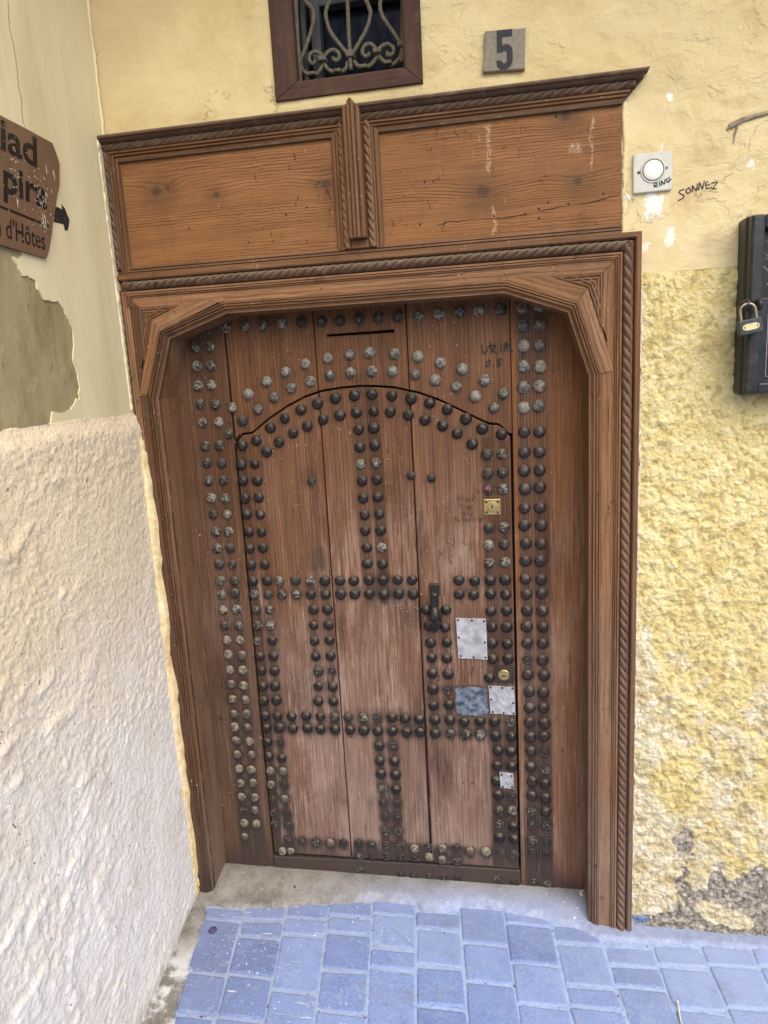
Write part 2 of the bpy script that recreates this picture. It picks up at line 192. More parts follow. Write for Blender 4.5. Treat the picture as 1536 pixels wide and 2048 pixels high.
    if grime:
        gm = g.ss(g.noise(g.map(P, (9, 9, 3.2)), 1.0, 5, .65), .52, .75)
        col = g.mix(g.m2('MULTIPLY', gm, grime), col, tuple(c * .35 for c in dark))
        scr = g.m2('MULTIPLY', g.ss(g.noise(g.map(P, (62, 62, 36)), 1.0, 3, .7, 1.2), .625, .675), g.ss(g.noise(P, 5, 3), .38, .60))
        sct = g.ss(g.noise(g.map(P, (150, 60, 26), (0, 0, 0), (0, .5, 0)), 1.0, 2, .6), .72, .76)
        col = g.mix(g.m2('MULTIPLY', sct, .5), col, tuple(min(1, c * 1.9) for c in light))
        col = g.mix(g.m2('MULTIPLY', scr, .75), col, tuple(c * .25 for c in dark))
        chip = g.ss(g.noise(g.map(P, (240, 240, 60)), 1.0, 3, .7), .70, .78)
        col = g.mix(g.m2('MULTIPLY', chip, .35), col, (.45, .36, .28))
    if stud_grime and fade > .5:
        for (sx_, sz_, rx_, rz_, k_) in ((-.545, 1.235, .026, .040, .7), (-.535, 1.000, .028, .062, .75), (-.30, .86, .075, .10, .45), (-.245, 1.08, .022, .09, .5), (-.36, .55, .12, .025, .5), (-.20, .36, .03, .10, .4), (-.62, .60, .05, .09, .4)):
            dd = g.m2('ADD', g.m2('POWER', g.m2('DIVIDE', g.m2('SUBTRACT', px, sx_), rx_), 2.0), g.m2('POWER', g.m2('DIVIDE', g.m2('SUBTRACT', pz, sz_), rz_), 2.0))
            nn = g.m2('MULTIPLY', g.m2('SUBTRACT', g.noise(g.map(P, (46, 46, 15)), 1.0, 5, .7), .5), 2.6)
            col = g.mix(g.m2('MULTIPLY', g.ss(g.m2('ADD', dd, nn), 1.1, -.2), k_), col, (.042, .024, .020))
    if stud_grime:
        sg = g.attr('grime')
        sm = g.ss(g.m2('ADD', sg, g.m2('MULTIPLY', g.m2('SUBTRACT', g.noise(g.map(P, (70, 70, 32)), 1.0, 5, .7), .5), .9)), .22, .85)
        col = g.mix(g.m2('MULTIPLY', sm, stud_grime), col, (.030, .021, .018))
    if grimez:
        gz = g.m2('ADD', pz, g.m2('MULTIPLY', g.noise(g.map(P, (14, 14, 4)), 1.0, 5, .7), .16))
        col = g.mix(g.m2('MULTIPLY', g.ss(gz, grimez + .10, grimez), .78), col, (.045, .036, .034))
    if dust:
        _, _, nz = g.xyz(g.nrm())
        dm = g.m2('MULTIPLY', g.ss(nz, .1, .8), dust)
        dm = g.m2('ADD', dm, g.m2('MULTIPLY', g.ss(g.noise(P, 38, 5, .65), .5, .75), dust * .6), clamp=True)
        col = g.mix(dm, col, (.22, .18, .14))
    if specks:
        s1 = g.ss(g.noise(P, 170, 2, .5), .70, .74)
        s1 = g.m2('MULTIPLY', s1, g.ss(g.noise(P, 9, 3), .47, .6))
        col = g.mix(g.m2('MULTIPLY', s1, specks), col, (.72, .66, .56))
    if drips:
        for (dx, z0, z1, wd) in ((-.040, 1.93, 2.03, .008), (-.030, 1.79, 1.86, .006), (.186, 1.92, 2.025, .004), (.150, 1.955, 1.975, .02)):
            nn = g.m2('MULTIPLY', g.m2('SUBTRACT', g.noise(g.map(P, (30, 1, 26)), 1.0, 4), .5), .03)
            a = g.ss(g.m2('ABSOLUTE', g.m2('ADD', g.m2('SUBTRACT', px, dx), nn)), wd, wd * .3)
            b = g.m2('MULTIPLY', g.ss(pz, z0 - .01, z0 + .01), g.ss(pz, z1 + .01, z1 - .01))
            a = g.m2('MULTIPLY', g.m2('MULTIPLY', a, b), g.ss(g.noise(P, 150, 3), .38, .6))
            col = g.mix(g.m2('MULTIPLY', a, .5), col, (.55, .40, .30))
    nb = g.bump(h, .45, .0012)
    nb = g.bump(broad, .25, .002, nb)
    return g.done(col, g.m2('MULTIPLY_ADD', patch, .25, rough - .1), 0, nb, .3)

W_DOOR = wood('door_wood', stud_grime=.9, fade=.7, dark=(.048, .020, .010), mid=(.128, .055, .026), light=(.215, .102, .052), lines=30, line_str=.4, grey=.9, greycol=(.33, .23, .195), grime=.75, specks=.5, grimez=.13)
W_SIDE = wood('lit_side_plank_wood', stud_grime=.85, fade=.35, dark=(.085, .033, .014), mid=(.20, .088, .039), light=(.30, .145, .07), lines=28, line_str=.35, grey=.55, greycol=(.30, .21, .17), grime=.5, specks=.3, grimez=.10)  # fresher brown, lightened to put the light in the recess into the colour
W_STRIP = wood('door_strip_wood', stud_grime=.9, fade=.2, dark=(.042, .018, .009), mid=(.098, .043, .021), light=(.165, .078, .042), grey=.65, greycol=(.17, .118, .105), grime=.65, specks=.4, grimez=.24)
W_LEFT = wood('shaded_board_wood', stud_grime=.8, fade=.15, dark=(.038, .018, .009), mid=(.092, .042, .020), light=(.155, .076, .038), lines=22, line_str=.4, grey=.55, greycol=(.135, .10, .08), grime=.6, specks=.9, grimez=.10)  # darker copy; shade of the left side put into the wood colour
W_PANEL = wood('pine_panel_wood', (.125, .046, .012), (.228, .094, .027), (.305, .140, .045), lines=46, line_str=.7,
               knots=((-.845, 1.968, .014), (-.815, 1.973, .007), (-.692, 1.947, .008), (-.418, 1.944, .012), (-.054, 1.894, .016), (.155, 1.894, .011), (.13, 2.03, .012)), grime=.3, drips=True)
W_FRAME = wood('frame_wood', (.105, .045, .019), (.225, .108, .047), (.335, .18, .09), lines=26, line_str=.5, grey=.7, greycol=(.32, .235, .19), grime=.35, specks=.55)
W_MOULD = wood('moulding_wood', (.062, .029, .014), (.158, .077, .036), (.262, .14, .073), grey=.7, greycol=(.23, .17, .14), grime=.4, specks=.5)
W_DUSTY = wood('dusty_moulding_wood', (.036, .020, .012), (.082, .042, .024), (.14, .078, .048), dust=.65, grime=.4)
W_ROPE = wood('rope_moulding_wood', (.055, .026, .016), (.12, .06, .034), (.20, .11, .065), grey=.4, dust=.45, grime=.45)
W_WINDOW = wood('window_frame_wood', (.03, .013, .010), (.062, .027, .019), (.10, .05, .036), dust=.25, grime=.3)

def iron(name, base, flake=0.0, flakecol=(.42, .38, .33), dust=.5, rough=.5, metal=.35, rust=.2):
    g = G(name); P = g.pos()
    r = g.rnd()
    off = g.comb(g.m2('MULTIPLY', r, 3.1), 0.0, g.m2('MULTIPLY', r, 1.7))
    Q = g.vadd(P, off)
    n1 = g.noise(Q, 160, 4, .6); n2 = g.noise(Q, 420, 3, .6)
    col = g.ramp(n1, [(.35, tuple(c * .6 for c in base)), (.65, tuple(c * 1.5 for c in base))])
    col = g.mix(g.m2('MULTIPLY', g.ss(n2, .55, .7), rust), col, (.09, .045, .03))
    mt = metal
    if flake:
        nf = g.noise(Q, 118, 5, .72, 1.0)
        th = g.m2('MULTIPLY_ADD', r, .16, .49 - flake * .12)
        fm = g.ss(nf, th, g.m2('ADD', th, .05))
        col = g.mix(fm, col, g.mix(g.ss(n2, .35, .65), flakecol, tuple(c * .6 for c in flakecol)))
        mt = g.m2('MULTIPLY_ADD', fm, -metal, metal)
    if dust:
        _, _, nz = g.xyz(g.nrm())
        dm = g.m2('MULTIPLY', g.ss(g.m2('ADD', g.m2('SUBTRACT', nz, .12), g.m2('MULTIPLY', g.m2('SUBTRACT', n1, .5), .8)), .25, .85), dust)
        col = g.mix(dm, col, (.25, .21, .17))
    b = g.bump(n1, .4, .0012)
    return g.done(col, g.m2('MULTIPLY_ADD', n1, .35, rough - .12), mt, b, .5)

STUD_DARK = iron('dark_iron', (.020, .016, .0155), dust=.42, rough=.36)
STUD_BROWN = iron('brown_iron', (.036, .026, .024), dust=.36, rough=.38)
STUD_FLAKED = iron('flaked_iron', (.030, .026, .024), flake=.38, flakecol=(.25, .23, .195), dust=.4, rough=.6)
STUD_PALE = iron('limewashed_iron', (.06, .055, .05), flake=.72, flakecol=(.23, .21, .18), dust=.4, rough=.55)
STUD_DUSTY = iron('dusty_iron', (.07, .058, .046), flake=.2, flakecol=(.3, .26, .2), dust=.9, rough=.75, metal=.1)
STUD_BASE = iron('worn_iron', (.032, .026, .024), flake=.1, flakecol=(.17, .155, .145), dust=.25, rough=.6)
STUD_PINK = iron('pink_painted_iron', (.05, .03, .03), flake=.6, flakecol=(.34, .12, .15), dust=.2, rough=.6)
BLACK_IRON = iron('black_iron', (.030, .029, .029), dust=.3, rough=.34, metal=.6)
GRILLE = iron('painted_grille_iron', (.105, .088, .062), dust=.3, rough=.7, metal=0.0, rust=.3)
ALU = None

def plain(name, col, rough=.5, metal=0.0, var=.2, scale=60, bump=.1, dirt=0.0, dirtcol=(.1, .08, .06), dscale=12):
    g = G(name); P = g.pos(); n = g.noise(P, scale, 4)
    c = g.ramp(n, [(.3, tuple(q * (1 - var) for q in col)), (.7, tuple(min(1, q * (1 + var)) for q in col))])
    if dirt: c = g.mix(g.m2('MULTIPLY', g.ss(g.noise(P, dscale, 5, .65), .48, .72), dirt), c, dirtcol)
    return g.done(c, g.m2('MULTIPLY_ADD', n, .2, rough - .1), metal, g.bump(n, bump, .001))

ALU = plain('aluminium_sheet', (.50, .50, .525), .46, .55, .22, 45, .25, .5, (.27, .25, .24), 34)
NAIL = plain('nail_head', (.03, .028, .03), .5, .5)
GALV = plain('galvanised_sheet', (.15, .185, .235), .5, .4, .8, 60, .2, .6, (.085, .06, .05), 30)
RUST = plain('rusty_sheet', (.085, .05, .04), .75, .1, .4, 120, .3)
BRASS = plain('brass', (.50, .40, .19), .38, .8, .2, 200, .1, .35, (.16, .12, .06), 90)
HOLE = plain('keyhole_black', (.006, .006, .006), .8, 0, 0)
INK = plain('black_marker_ink', (.012, .012, .014), .6, 0, .3)
FAINT_INK = plain('faded_marker_ink', (.055, .024, .026), .7, 0, .3)
BLACKPAINT = plain('flaking_black_paint', (.016, .015, .017), .75, 0, .5, 120, .4, .12, (.3, .28, .2), 120)
BOXBLACK = plain('scuffed_black_enamel', (.014, .015, .018), .42, .1, .4, 40, .1, .22, (.09, .09, .11), 55)
BOXPANEL = plain('black_panel_enamel', (.016, .017, .030), .32, .1, .4, 60, .1, .16, (.14, .14, .17), 110)
WIRE = plain('galvanised_wire', (.30, .28, .25), .5, .5)
METERGLASS = plain('meter_backing', (.035, .045, .035), .3, 0, .3)
PADLOCK = plain('grey_padlock_enamel', (.045, .05, .055), .45, .3, .2, 90)
PADLABEL = plain('padlock_brass_label', (.62, .55, .30), .4, .5, .15)
STEEL = plain('steel_shackle', (.30, .24, .18), .35, .8, .3, 200)
TILE = plain('grey_number_tile', (.225, .195, .16), .75, 0, .2, 90, .2, .35, (.10, .085, .07), 30)
DIGIT = plain('black_digit_paint', (.022, .024, .028), .7, 0, .3, 120, .1, .15, (.12, .11, .1), 150)
BELLPLATE = plain('white_bell_plastic', (.53, .515, .47), .45, 0, .06, 60, .05, .42, (.36, .33, .27), 26)
BELLBUTTON = plain('white_bell_button', (.74, .72, .68), .4, 0, .04, 60, .03, .15, (.4, .37, .3), 60)
SCREW = plain('dark_screw', (.05, .045, .04), .5, .4)
STRAW = plain('dry_straw', (.62, .60, .50), .7)
CRUMB = plain('white_plaster_crumb', (.72, .70, .66), .9, 0, .1, 200, .3)
PURPLE = plain('purple_scrap', (.07, .06, .15), .8, 0, .4)
CABLE = plain('plastered_cable', (.30, .25, .18), .85, 0, .4, 90, .5, .4, (.5, .4, .24), 40)
DARKROOM = plain('dark_room_plaster', (.02, .02, .024), .9, 0, .2)
CASEMENT = plain('grey_casement_paint', (.045, .05, .055), .6, 0, .15, 40, .1, .3, (.05, .05, .05))
gp = G('dark_window_glass'); PANE = gp.done((.003, .004, .011), .25, 0, None, .12)

def signmat():
    g = G('brown_sign_enamel'); P = g.pos(); n = g.noise(P, 12, 4)
    c = g.ramp(n, [(.3, (.135, .078, .046)), (.7, (.19, .112, .068))])
    return g.done(c, .5, 0, g.bump(g.noise(P, 60), .05, .001))
SIGN = signmat()
SIGNINK = plain('black_sign_lettering', (.008, .008, .010), .5, 0, .1)
SPLASH = plain('cream_paint_splash', (.70, .64, .50), .7, 0, .1, 200)

def plaster_upper():
    g = G('yellow_trowelled_plaster'); P = g.pos()
    n = g.noise(P, 3.2, 5, .6); n2 = g.noise(P, 14, 5, .65, .6); n3 = g.noise(P, 70, 4, .6)
    c = g.ramp(g.m2('ADD', g.m2('MULTIPLY', n, .6), g.m2('MULTIPLY', n2, .4)),
               [(.32, (.53, .41, .22)), (.45, (.615, .495, .27)), (.58, (.665, .55, .325)), (.74, (.595, .47, .29))])
    x, y, z = g.xyz(P)
    # pinker, unwashed plaster towards the upper left of the wall, with a slanting edge
    edge = g.m2('ADD', g.m2('MULTIPLY', x, .9), g.m2('MULTIPLY', n2, .12))
    pk = g.ss(g.m2('SUBTRACT', g.m2('SUBTRACT', z, 2.30), edge), .62, .74)
    c = g.mix(g.m2('MULTIPLY', pk, .55), c, (.55, .42, .26))
    # yellow brush marks, brown damp stain, white chips, hairline cracks
    st = g.ss(g.noise(g.map(P, (4.5, 1, 8), (3, 0, 1.2)), 1.0, 5, .65), .55, .72)
    c = g.mix(g.m2('MULTIPLY', st, .42), c, (.40, .25, .10))
    ch = g.m2('MULTIPLY', g.ss(g.noise(P, 26, 4, .65, .5), .665, .69), g.ss(z, 2.02, 1.9))
    c = g.mix(g.m2('MULTIPLY', ch, .85), c, (.78, .75, .70))
    for (bx_, bz_, rx_, rz_, col_, k_) in ((.318, 1.832, .020, .026, (.80, .78, .74), .9), (.345, 2.047, .0065, .009, (.80, .79, .76), 1), (.352, 1.762, .012, .020, (.78, .75, .68), .8), (.300, 1.745, .008, .010, (.76, .70, .62), .8), (.262, 1.852, .007, .005, (.80, .78, .74), 1),
            (.425, 1.930, .055, .036, (.42, .29, .15), .6), (.452, 2.015, .022, .016, (.55, .36, .15), .6), (.385, 1.835, .06, .05, (.52, .35, .17), .5), (.44, 1.74, .05, .035, (.46, .36, .22), .6), (.12, 2.088, .12, .018, (.46, .33, .15), .5)):
        dd = g.m2('ADD', g.m2('POWER', g.m2('DIVIDE', g.m2('SUBTRACT', x, bx_), rx_), 2.0), g.m2('POWER', g.m2('DIVIDE', g.m2('SUBTRACT', z, bz_), rz_), 2.0))
        hard = k_ > .7
        nz_ = g.m2('MULTIPLY', g.m2('SUBTRACT', g.noise(P, 60 if hard else 30, 5, .7), .5), 8.5 if hard else 3.0)
        mk = g.ss(g.m2('ADD', dd, nz_), 1.0, .85 if hard else -.4)
        c = g.mix(g.m2('MULTIPLY', mk, k_), c, col_)
    cr = g.voro(g.vadd(P, g.map(g.comb(n2, n2, n2), (.22, .22, .22))), 2.3, 'DISTANCE_TO_EDGE')
    crk = g.m2('MULTIPLY', g.ss(cr, .006, .001), g.ss(n, .50, .58))
    c = g.mix(g.m2('MULTIPLY', crk, .6), c, (.20, .14, .08))
    pit = g.ss(n3, .28, .2)
    c = g.mix(g.m2('MULTIPLY', pit, .35), c, (.25, .17, .09))
    sp = g.ss(g.noise(P, 190, 2), .735, .77)
    c = g.mix(g.m2('MULTIPLY', sp, .5), c, (.12, .09, .06))
    wv = g.vadd(P, g.map(g.comb(n2, n, n2), (.10, .10, .06)))
    tr = g.noise(g.map(wv, (11, 11, 15)), 1.0, 5, .58, .4)
    rd = g.m2('POWER', g.m2('SUBTRACT', 1.0, g.m2('ABSOLUTE', g.m2('MULTIPLY_ADD', g.noise(g.map(wv, (5, 5, 9), (2, 0, 1)), 1.0, 4, .6), 2.0, -1.0))), 7.0)
    rel = g.m2('MULTIPLY', g.ss(g.noise(P, 2.6, 3), .36, .60), g.ss(x, -.75, -.25))
    rel = g.m2('MULTIPLY_ADD', rel, .8, .2)
    b = g.bump(g.m2('MULTIPLY', g.m2('ADD', tr, g.m2('MULTIPLY', rd, .20)), rel), .68, .020)
    b = g.bump(n3, .45, .0025, b)
    b = g.bump(crk, .5, -.003, b)
    return g.done(c, .85, 0, b, .2)
PLASTER_UP = plaster_upper()

def plaster_low():
    g = G('rough_yellow_render'); P = g.pos(); x, y, z = g.xyz(P)
    wear = g.attr('wear'); bare = g.attr('bare'); hgt = g.attr('lump')
    n2 = g.noise(P, 16, 5, .65); n3 = g.noise(P, 90, 4, .6)
    yel = g.ramp(n2, [(.32, (.56, .44, .18)), (.5, (.70, .585, .28)), (.7, (.78, .68, .40))])
    wn = g.ramp(g.noise(P, 24, 5, .7), [(.36, (.48, .385, .20)), (.5, (.66, .58, .395)), (.66, (.79, .74, .62))])
    c = g.mix(wear, yel, wn)
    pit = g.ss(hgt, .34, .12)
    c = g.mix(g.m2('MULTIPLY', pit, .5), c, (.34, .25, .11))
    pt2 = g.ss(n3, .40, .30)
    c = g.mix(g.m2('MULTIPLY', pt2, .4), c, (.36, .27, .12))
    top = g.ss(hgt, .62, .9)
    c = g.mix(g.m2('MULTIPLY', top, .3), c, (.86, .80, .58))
    gr = g.ramp(n3, [(.34, (.15, .13, .105)), (.5, (.33, .295, .25)), (.66, (.55, .51, .45))])
    c = g.mix(bare, c, gr)
    sp = g.ss(g.noise(P, 170, 2), .72, .76)
    c = g.mix(g.m2('MULTIPLY', sp, .7), c, (.07, .055, .045))
    # blue paint left over from the pavement, low beside the jamb
    d = g.m2('ADD', g.m2('POWER', g.m2('DIVIDE', g.m2('SUBTRACT', x, .312), .030), 2.0), g.m2('POWER', g.m2('DIVIDE', g.m2('SUBTRACT', z, .028), .016), 2.0))
    bl = g.ss(g.m2('ADD', d, n2), 1.45, 1.2)
    c = g.mix(g.m2('MULTIPLY', bl, .85), c, (.16, .25, .46))
    # white lime edge along the jamb
    ed = g.ss(g.m2('ADD', x, g.m2('MULTIPLY', g.noise(g.map(P, (40, 40, 18)), 1.0, 4), .03)), .318, .304)
    c = g.mix(g.m2('MULTIPLY', ed, .6), c, (.74, .70, .62))
    gv = g.voro(g.vadd(P, g.map(g.comb(n3, n2, n3), (.012, .012, .012))), 105)
    b = g.bump(g.m2('ADD', g.m2('MULTIPLY', g.m2('SUBTRACT', 1.0, gv), .6), g.noise(P, 120, 5, .7)), .95, .006)
    b = g.bump(n3, .5, .0025, b)
    b = g.bump(g.noise(P, 330, 3), .3, .001, b)
    return g.done(c, .9, 0, b, .2)
PLASTER_LOW = plaster_low()

def paint_coat():
    g = G('cream_limewash'); P = g.pos()
    x, y, z = g.xyz(P)
    n = g.noise(g.map(P, (7, 7, 1.6)), 1.0, 5, .6); n2 = g.noise(g.map(P, (30, 30, 4)), 1.0, 5, .65)
    c = g.ramp(n, [(.30, (.63, .545, .315)), (.5, (.715, .63, .40)), (.72, (.76, .685, .46))])
    c = g.mix(g.ss(n2, .54, .78, 0, .3), c, (.47, .39, .22))
    cr = g.ss(g.m2('ABSOLUTE', g.m2('SUBTRACT', g.m2('ADD', y, g.m2('MULTIPLY', g.noise(g.map(P, (3, 3, 7)), 1.0, 4), .08)), -.335)), .0022, .0008)
    cr = g.m2('MULTIPLY', cr, g.ss(z, 1.98, 2.03))
    c = g.mix(g.m2('MULTIPLY', cr, .65), c, (.16, .12, .06))
    sp = g.ss(g.noise(P, 210, 2), .75, .78)
    c = g.mix(g.m2('MULTIPLY', sp, .5), c, (.2, .15, .08))
    b = g.bump(n2, .25, .003); b = g.bump(g.noise(P, 90, 4), .2, .0015, b)
    b = g.bump(cr, .6, -.003, b)
    return g.done(c, .8, 0, b, .25)
PAINT = paint_coat()

def bare_plaster():
    g = G('bare_olive_plaster'); P = g.pos()
    n = g.noise(g.map(P, (9, 9, 4)), 1.0, 5, .65)
    c = g.ramp(n, [(.32, (.255, .20, .10)), (.5, (.345, .28, .15)), (.7, (.42, .345, .20))])
    sp = g.ss(g.noise(P, 120, 2), .72, .75)
    c = g.mix(g.m2('MULTIPLY', sp, .6), c, (.6, .55, .42))
    dr = g.ss(g.noise(g.map(P, (34, 34, 5)), 1.0, 5, .7), .54, .70)
    c = g.mix(g.m2('MULTIPLY', dr, .35), c, (.17, .13, .065))
    lp = g.ss(g.noise(P, 22, 6, .7), .57, .66)
    c = g.mix(g.m2('MULTIPLY', lp, .3), c, (.52, .44, .28))
    sk = g.ss(g.noise(g.map(P, (60, 60, 16)), 1.0, 4, .7), .62, .70)
    c = g.mix(g.m2('MULTIPLY', sk, .7), c, (.11, .08, .04))
    return g.done(c, .9, 0, g.bump(g.noise(P, 60, 6, .7), .5, .004), .2)
BARE = bare_plaster()

def dado():
    g = G('rough_cream_dado'); P = g.pos(); x, y, z = g.xyz(P)
    hgt = g.attr('lump')
    n = g.noise(P, 7, 5, .6)
    base = g.ramp(n, [(.34, (.79, .735, .69)), (.5, (.84, .80, .77)), (.68, (.87, .85, .83))])
    # ochre wash left on the upper part and down the corner
    zz = g.m2('ADD', z, g.m2('MULTIPLY', g.m2('SUBTRACT', g.noise(P, 3, 4), .5), .7))
    up = g.ss(zz, .35, 1.25)
    c = g.mix(g.m2('MULTIPLY', up, .75), base, (.76, .605, .37))
    pit = g.ss(hgt, .36, .14)
    c = g.mix(g.m2('MULTIPLY', pit, .22), c, (.52, .40, .27))
    sp = g.ss(g.noise(P, 80, 2), .712, .735)
    c = g.mix(g.m2('MULTIPLY', sp, .85), c, (.10, .075, .06))
    stn = g.ss(g.noise(g.map(P, (5, 5, 2)), 1.0, 5, .65), .52, .75)
    c = g.mix(g.m2('MULTIPLY', stn, .22), c, (.55, .47, .40))
    dirt = g.ss(g.m2('ADD', z, g.m2('MULTIPLY', g.noise(P, 25, 5, .7), .10)), .095, .045)
    c = g.mix(g.m2('MULTIPLY', dirt, .6), c, (.40, .38, .37))
    co = g.ss(g.m2('ADD', y, g.m2('MULTIPLY', g.m2('SUBTRACT', g.noise(P, 20, 4), .5), .05)), -.035, -.012)
    c = g.mix(g.m2('MULTIPLY', co, .65), c, (.72, .55, .28))
    gv = g.voro(g.vadd(P, g.map(g.comb(n, hgt, n), (.02, .02, .02))), 130)
    b = g.bump(g.m2('ADD', g.m2('MULTIPLY', g.m2('SUBTRACT', 1.0, gv), .35), g.noise(P, 130, 5, .65)), .8, .004); b = g.bump(g.noise(P, 300, 3), .3, .001, b)
    return g.done(c, .85, 0, b, .25)
DADO = dado()

def bead():
    g = G('ochre_plaster_bead'); P = g.pos(); n = g.noise(P, 45, 5, .65); x, y, z = g.xyz(P)
    c = g.ramp(n, [(.3, (.50, .34, .15)), (.5, (.70, .55, .31)), (.7, (.80, .70, .50))])
    return g.done(c, .88, 0, g.bump(n, .6, .004), .2)
BEAD = bead()

def lime():
    g = G('flaking_lime_edge'); P = g.pos(); n = g.noise(P, 60, 5, .7); n2 = g.noise(P, 150, 3, .6)
    c = g.ramp(n, [(.36, (.42, .32, .15)), (.5, (.62, .54, .38)), (.66, (.78, .74, .68))])
    c = g.mix(g.ss(n2, .60, .68, 0, .9), c, (.035, .026, .02))
    return g.done(c, .9, 0, g.bump(n, .8, .004), .2)
LIME = lime()
def bead2():
    g = G('smoothed_yellow_plaster'); P = g.pos(); n = g.noise(P, 30, 5, .65)
    c = g.ramp(n, [(.3, (.44, .31, .15)), (.5, (.60, .46, .24)), (.7, (.68, .56, .34))])
    return g.done(c, .88, 0, g.bump(n, .5, .004), .2)
BEAD2 = bead2()

def cement():
    g = G('worn_grey_cement'); P = g.pos(); x, y, z = g.xyz(P)
    n = g.noise(P, 11, 5, .65); n2 = g.noise(P, 60, 4, .6)
    c = g.ramp(n, [(.32, (.17, .155, .135)), (.5, (.25, .232, .21)), (.7, (.33, .31, .29))])
    c = g.mix(g.ss(n2, .55, .72, 0, .6), c, (.14, .125, .11))
    n4 = g.noise(P, 240, 4, .7)
    c = g.mix(g.ss(n4, .56, .66, 0, .6), c, (.44, .42, .40))
    c = g.mix(g.ss(n4, .43, .32, 0, .7), c, (.10, .09, .08))
    n5 = g.ss(g.noise(g.vadd(P, (4, 4, 0)), 17, 6, .75), .50, .66)
    c = g.mix(g.m2('MULTIPLY', n5, .5), c, (.15, .135, .115))
    # blue over the cement, stronger to the right, thin on the doorstep and by the left wall
    bl = g.m2('MULTIPLY', g.ss(g.m2('ADD', x, g.m2('MULTIPLY', n, .5)), -.45, .15), g.ss(y, .12, .0))
    c = g.mix(g.m2('MULTIPLY', bl, g.ss(n4, .30, .62, .9, .55)), c, g.ramp(n2, [(.3, (.26, .34, .62)), (.7, (.36, .46, .74))]))
    # whitish efflorescence along the ragged front edge, splashes of white by the wall
    ef = g.attr('edge')
    c = g.mix(g.m2('MULTIPLY', g.m2('MULTIPLY', ef, g.ss(n2, .50, .62)), .22), c, (.50, .54, .66))
    wl = g.m2('MULTIPLY', g.ss(y, -.17, -.30), g.ss(x, -.70, -.86))
    c = g.mix(g.m2('MULTIPLY', g.m2('MULTIPLY', wl, g.ss(n, .44, .56)), .8), c, (.72, .73, .76))
    sp = g.ss(g.noise(P, 150, 2), .70, .73)
    c = g.mix(g.m2('MULTIPLY', sp, .75), c, (.74, .72, .68))
    dk = g.ss(g.noise(g.vadd(P, (3.3, 1, 2)), 120, 2), .72, .75)
    c = g.mix(g.m2('MULTIPLY', dk, .6), c, (.06, .055, .06))
    b = g.bump(n2, .4, .003); b = g.bump(n, .3, .006, b)
    return g.done(c, .85, 0, b, .25)
CEMENT = cement()

def paver_mat():
    g = G('blue_paver'); P = g.pos(); x, y, z = g.xyz(P); r = g.rnd()
    n = g.noise(P, 13, 5, .6); n2 = g.noise(P, 260, 3, .6)
    c = g.ramp(g.m2('ADD', g.m2('MULTIPLY', n, .5), g.m2('MULTIPLY', r, .5)), [(.25, (.14, .20, .43)), (.5, (.19, .27, .55)), (.75, (.25, .345, .64))])
    c = g.mix(g.ss(n2, .48, .66, 0, .5), c, (.36, .47, .76))
    c = g.mix(g.ss(n2, .44, .32, 0, .5), c, (.085, .14, .36))
    dm = g.ss(g.noise(g.vadd(P, (7, 3, 1)), 24, 6, .7), .52, .70)
    c = g.mix(g.m2('MULTIPLY', dm, .45), c, (.13, .17, .32))
    # greyer, dirtier blue near the left wall and the step
    lf = g.ss(g.m2('ADD', x, g.m2('MULTIPLY', n, .4)), -.25, -.75)
    c = g.mix(g.m2('MULTIPLY', lf, .62), c, (.17, .20, .33))
    rt = g.ss(g.m2('ADD', g.m2('MULTIPLY', y, 1.4), g.m2('MULTIPLY', n, .35)), -.15, .16)
    c = g.mix(g.m2('MULTIPLY', rt, .35), c, (.30, .36, .58))
    pl = g.ss(g.m2('ADD', x, g.m2('MULTIPLY', n, .3)), .1, .75)
    c = g.mix(g.m2('MULTIPLY', pl, .40), c, (.40, .48, .73))
    # white paint spatter and scrapes, mostly on the left
    sp = g.m2('MULTIPLY', g.ss(g.noise(P, 105, 2, .5), .68, .70), g.m2('MULTIPLY', g.ss(x, -.1, -.5), g.ss(g.noise(P, 6, 3), .40, .56)))
    wr = g.ss(g.noise(P, 34, 6, .72), .54, .66)
    c = g.mix(g.m2('MULTIPLY', wr, .55), c, (.33, .365, .46))
    w2 = g.ss(g.noise(g.vadd(P, (2, 8, 1)), 8, 6, .75), .54, .68)
    c = g.mix(g.m2('MULTIPLY', w2, .4), c, (.20, .22, .29))
    c = g.mix(g.m2('MULTIPLY', sp, .85), c, (.78, .80, .82))
    sc = g.ss(g.noise(g.map(P, (9, 75, 1), (0, 0, 0), (0, 0, -.5)), 1.0, 4, .7), .61, .67)
    sc = g.m2('MULTIPLY', sc, g.m2('MULTIPLY', g.ss(x, -.36, -.52), g.ss(g.noise(P, 5, 3), .38, .52)))
    c = g.mix(g.m2('MULTIPLY', sc, .85), c, (.70, .73, .80))
    dk = g.ss(g.noise(g.vadd(P, (5, 2, 1)), 140, 2), .735, .76)
    c = g.mix(g.m2('MULTIPLY', dk, .55), c, (.05, .06, .12))
    b = g.bump(n2, .6, .0012); b = g.bump(g.noise(P, 40, 5, .6), .35, .003, b)
    return g.done(c, .66, 0, b, .3)
PAVER = paver_mat()

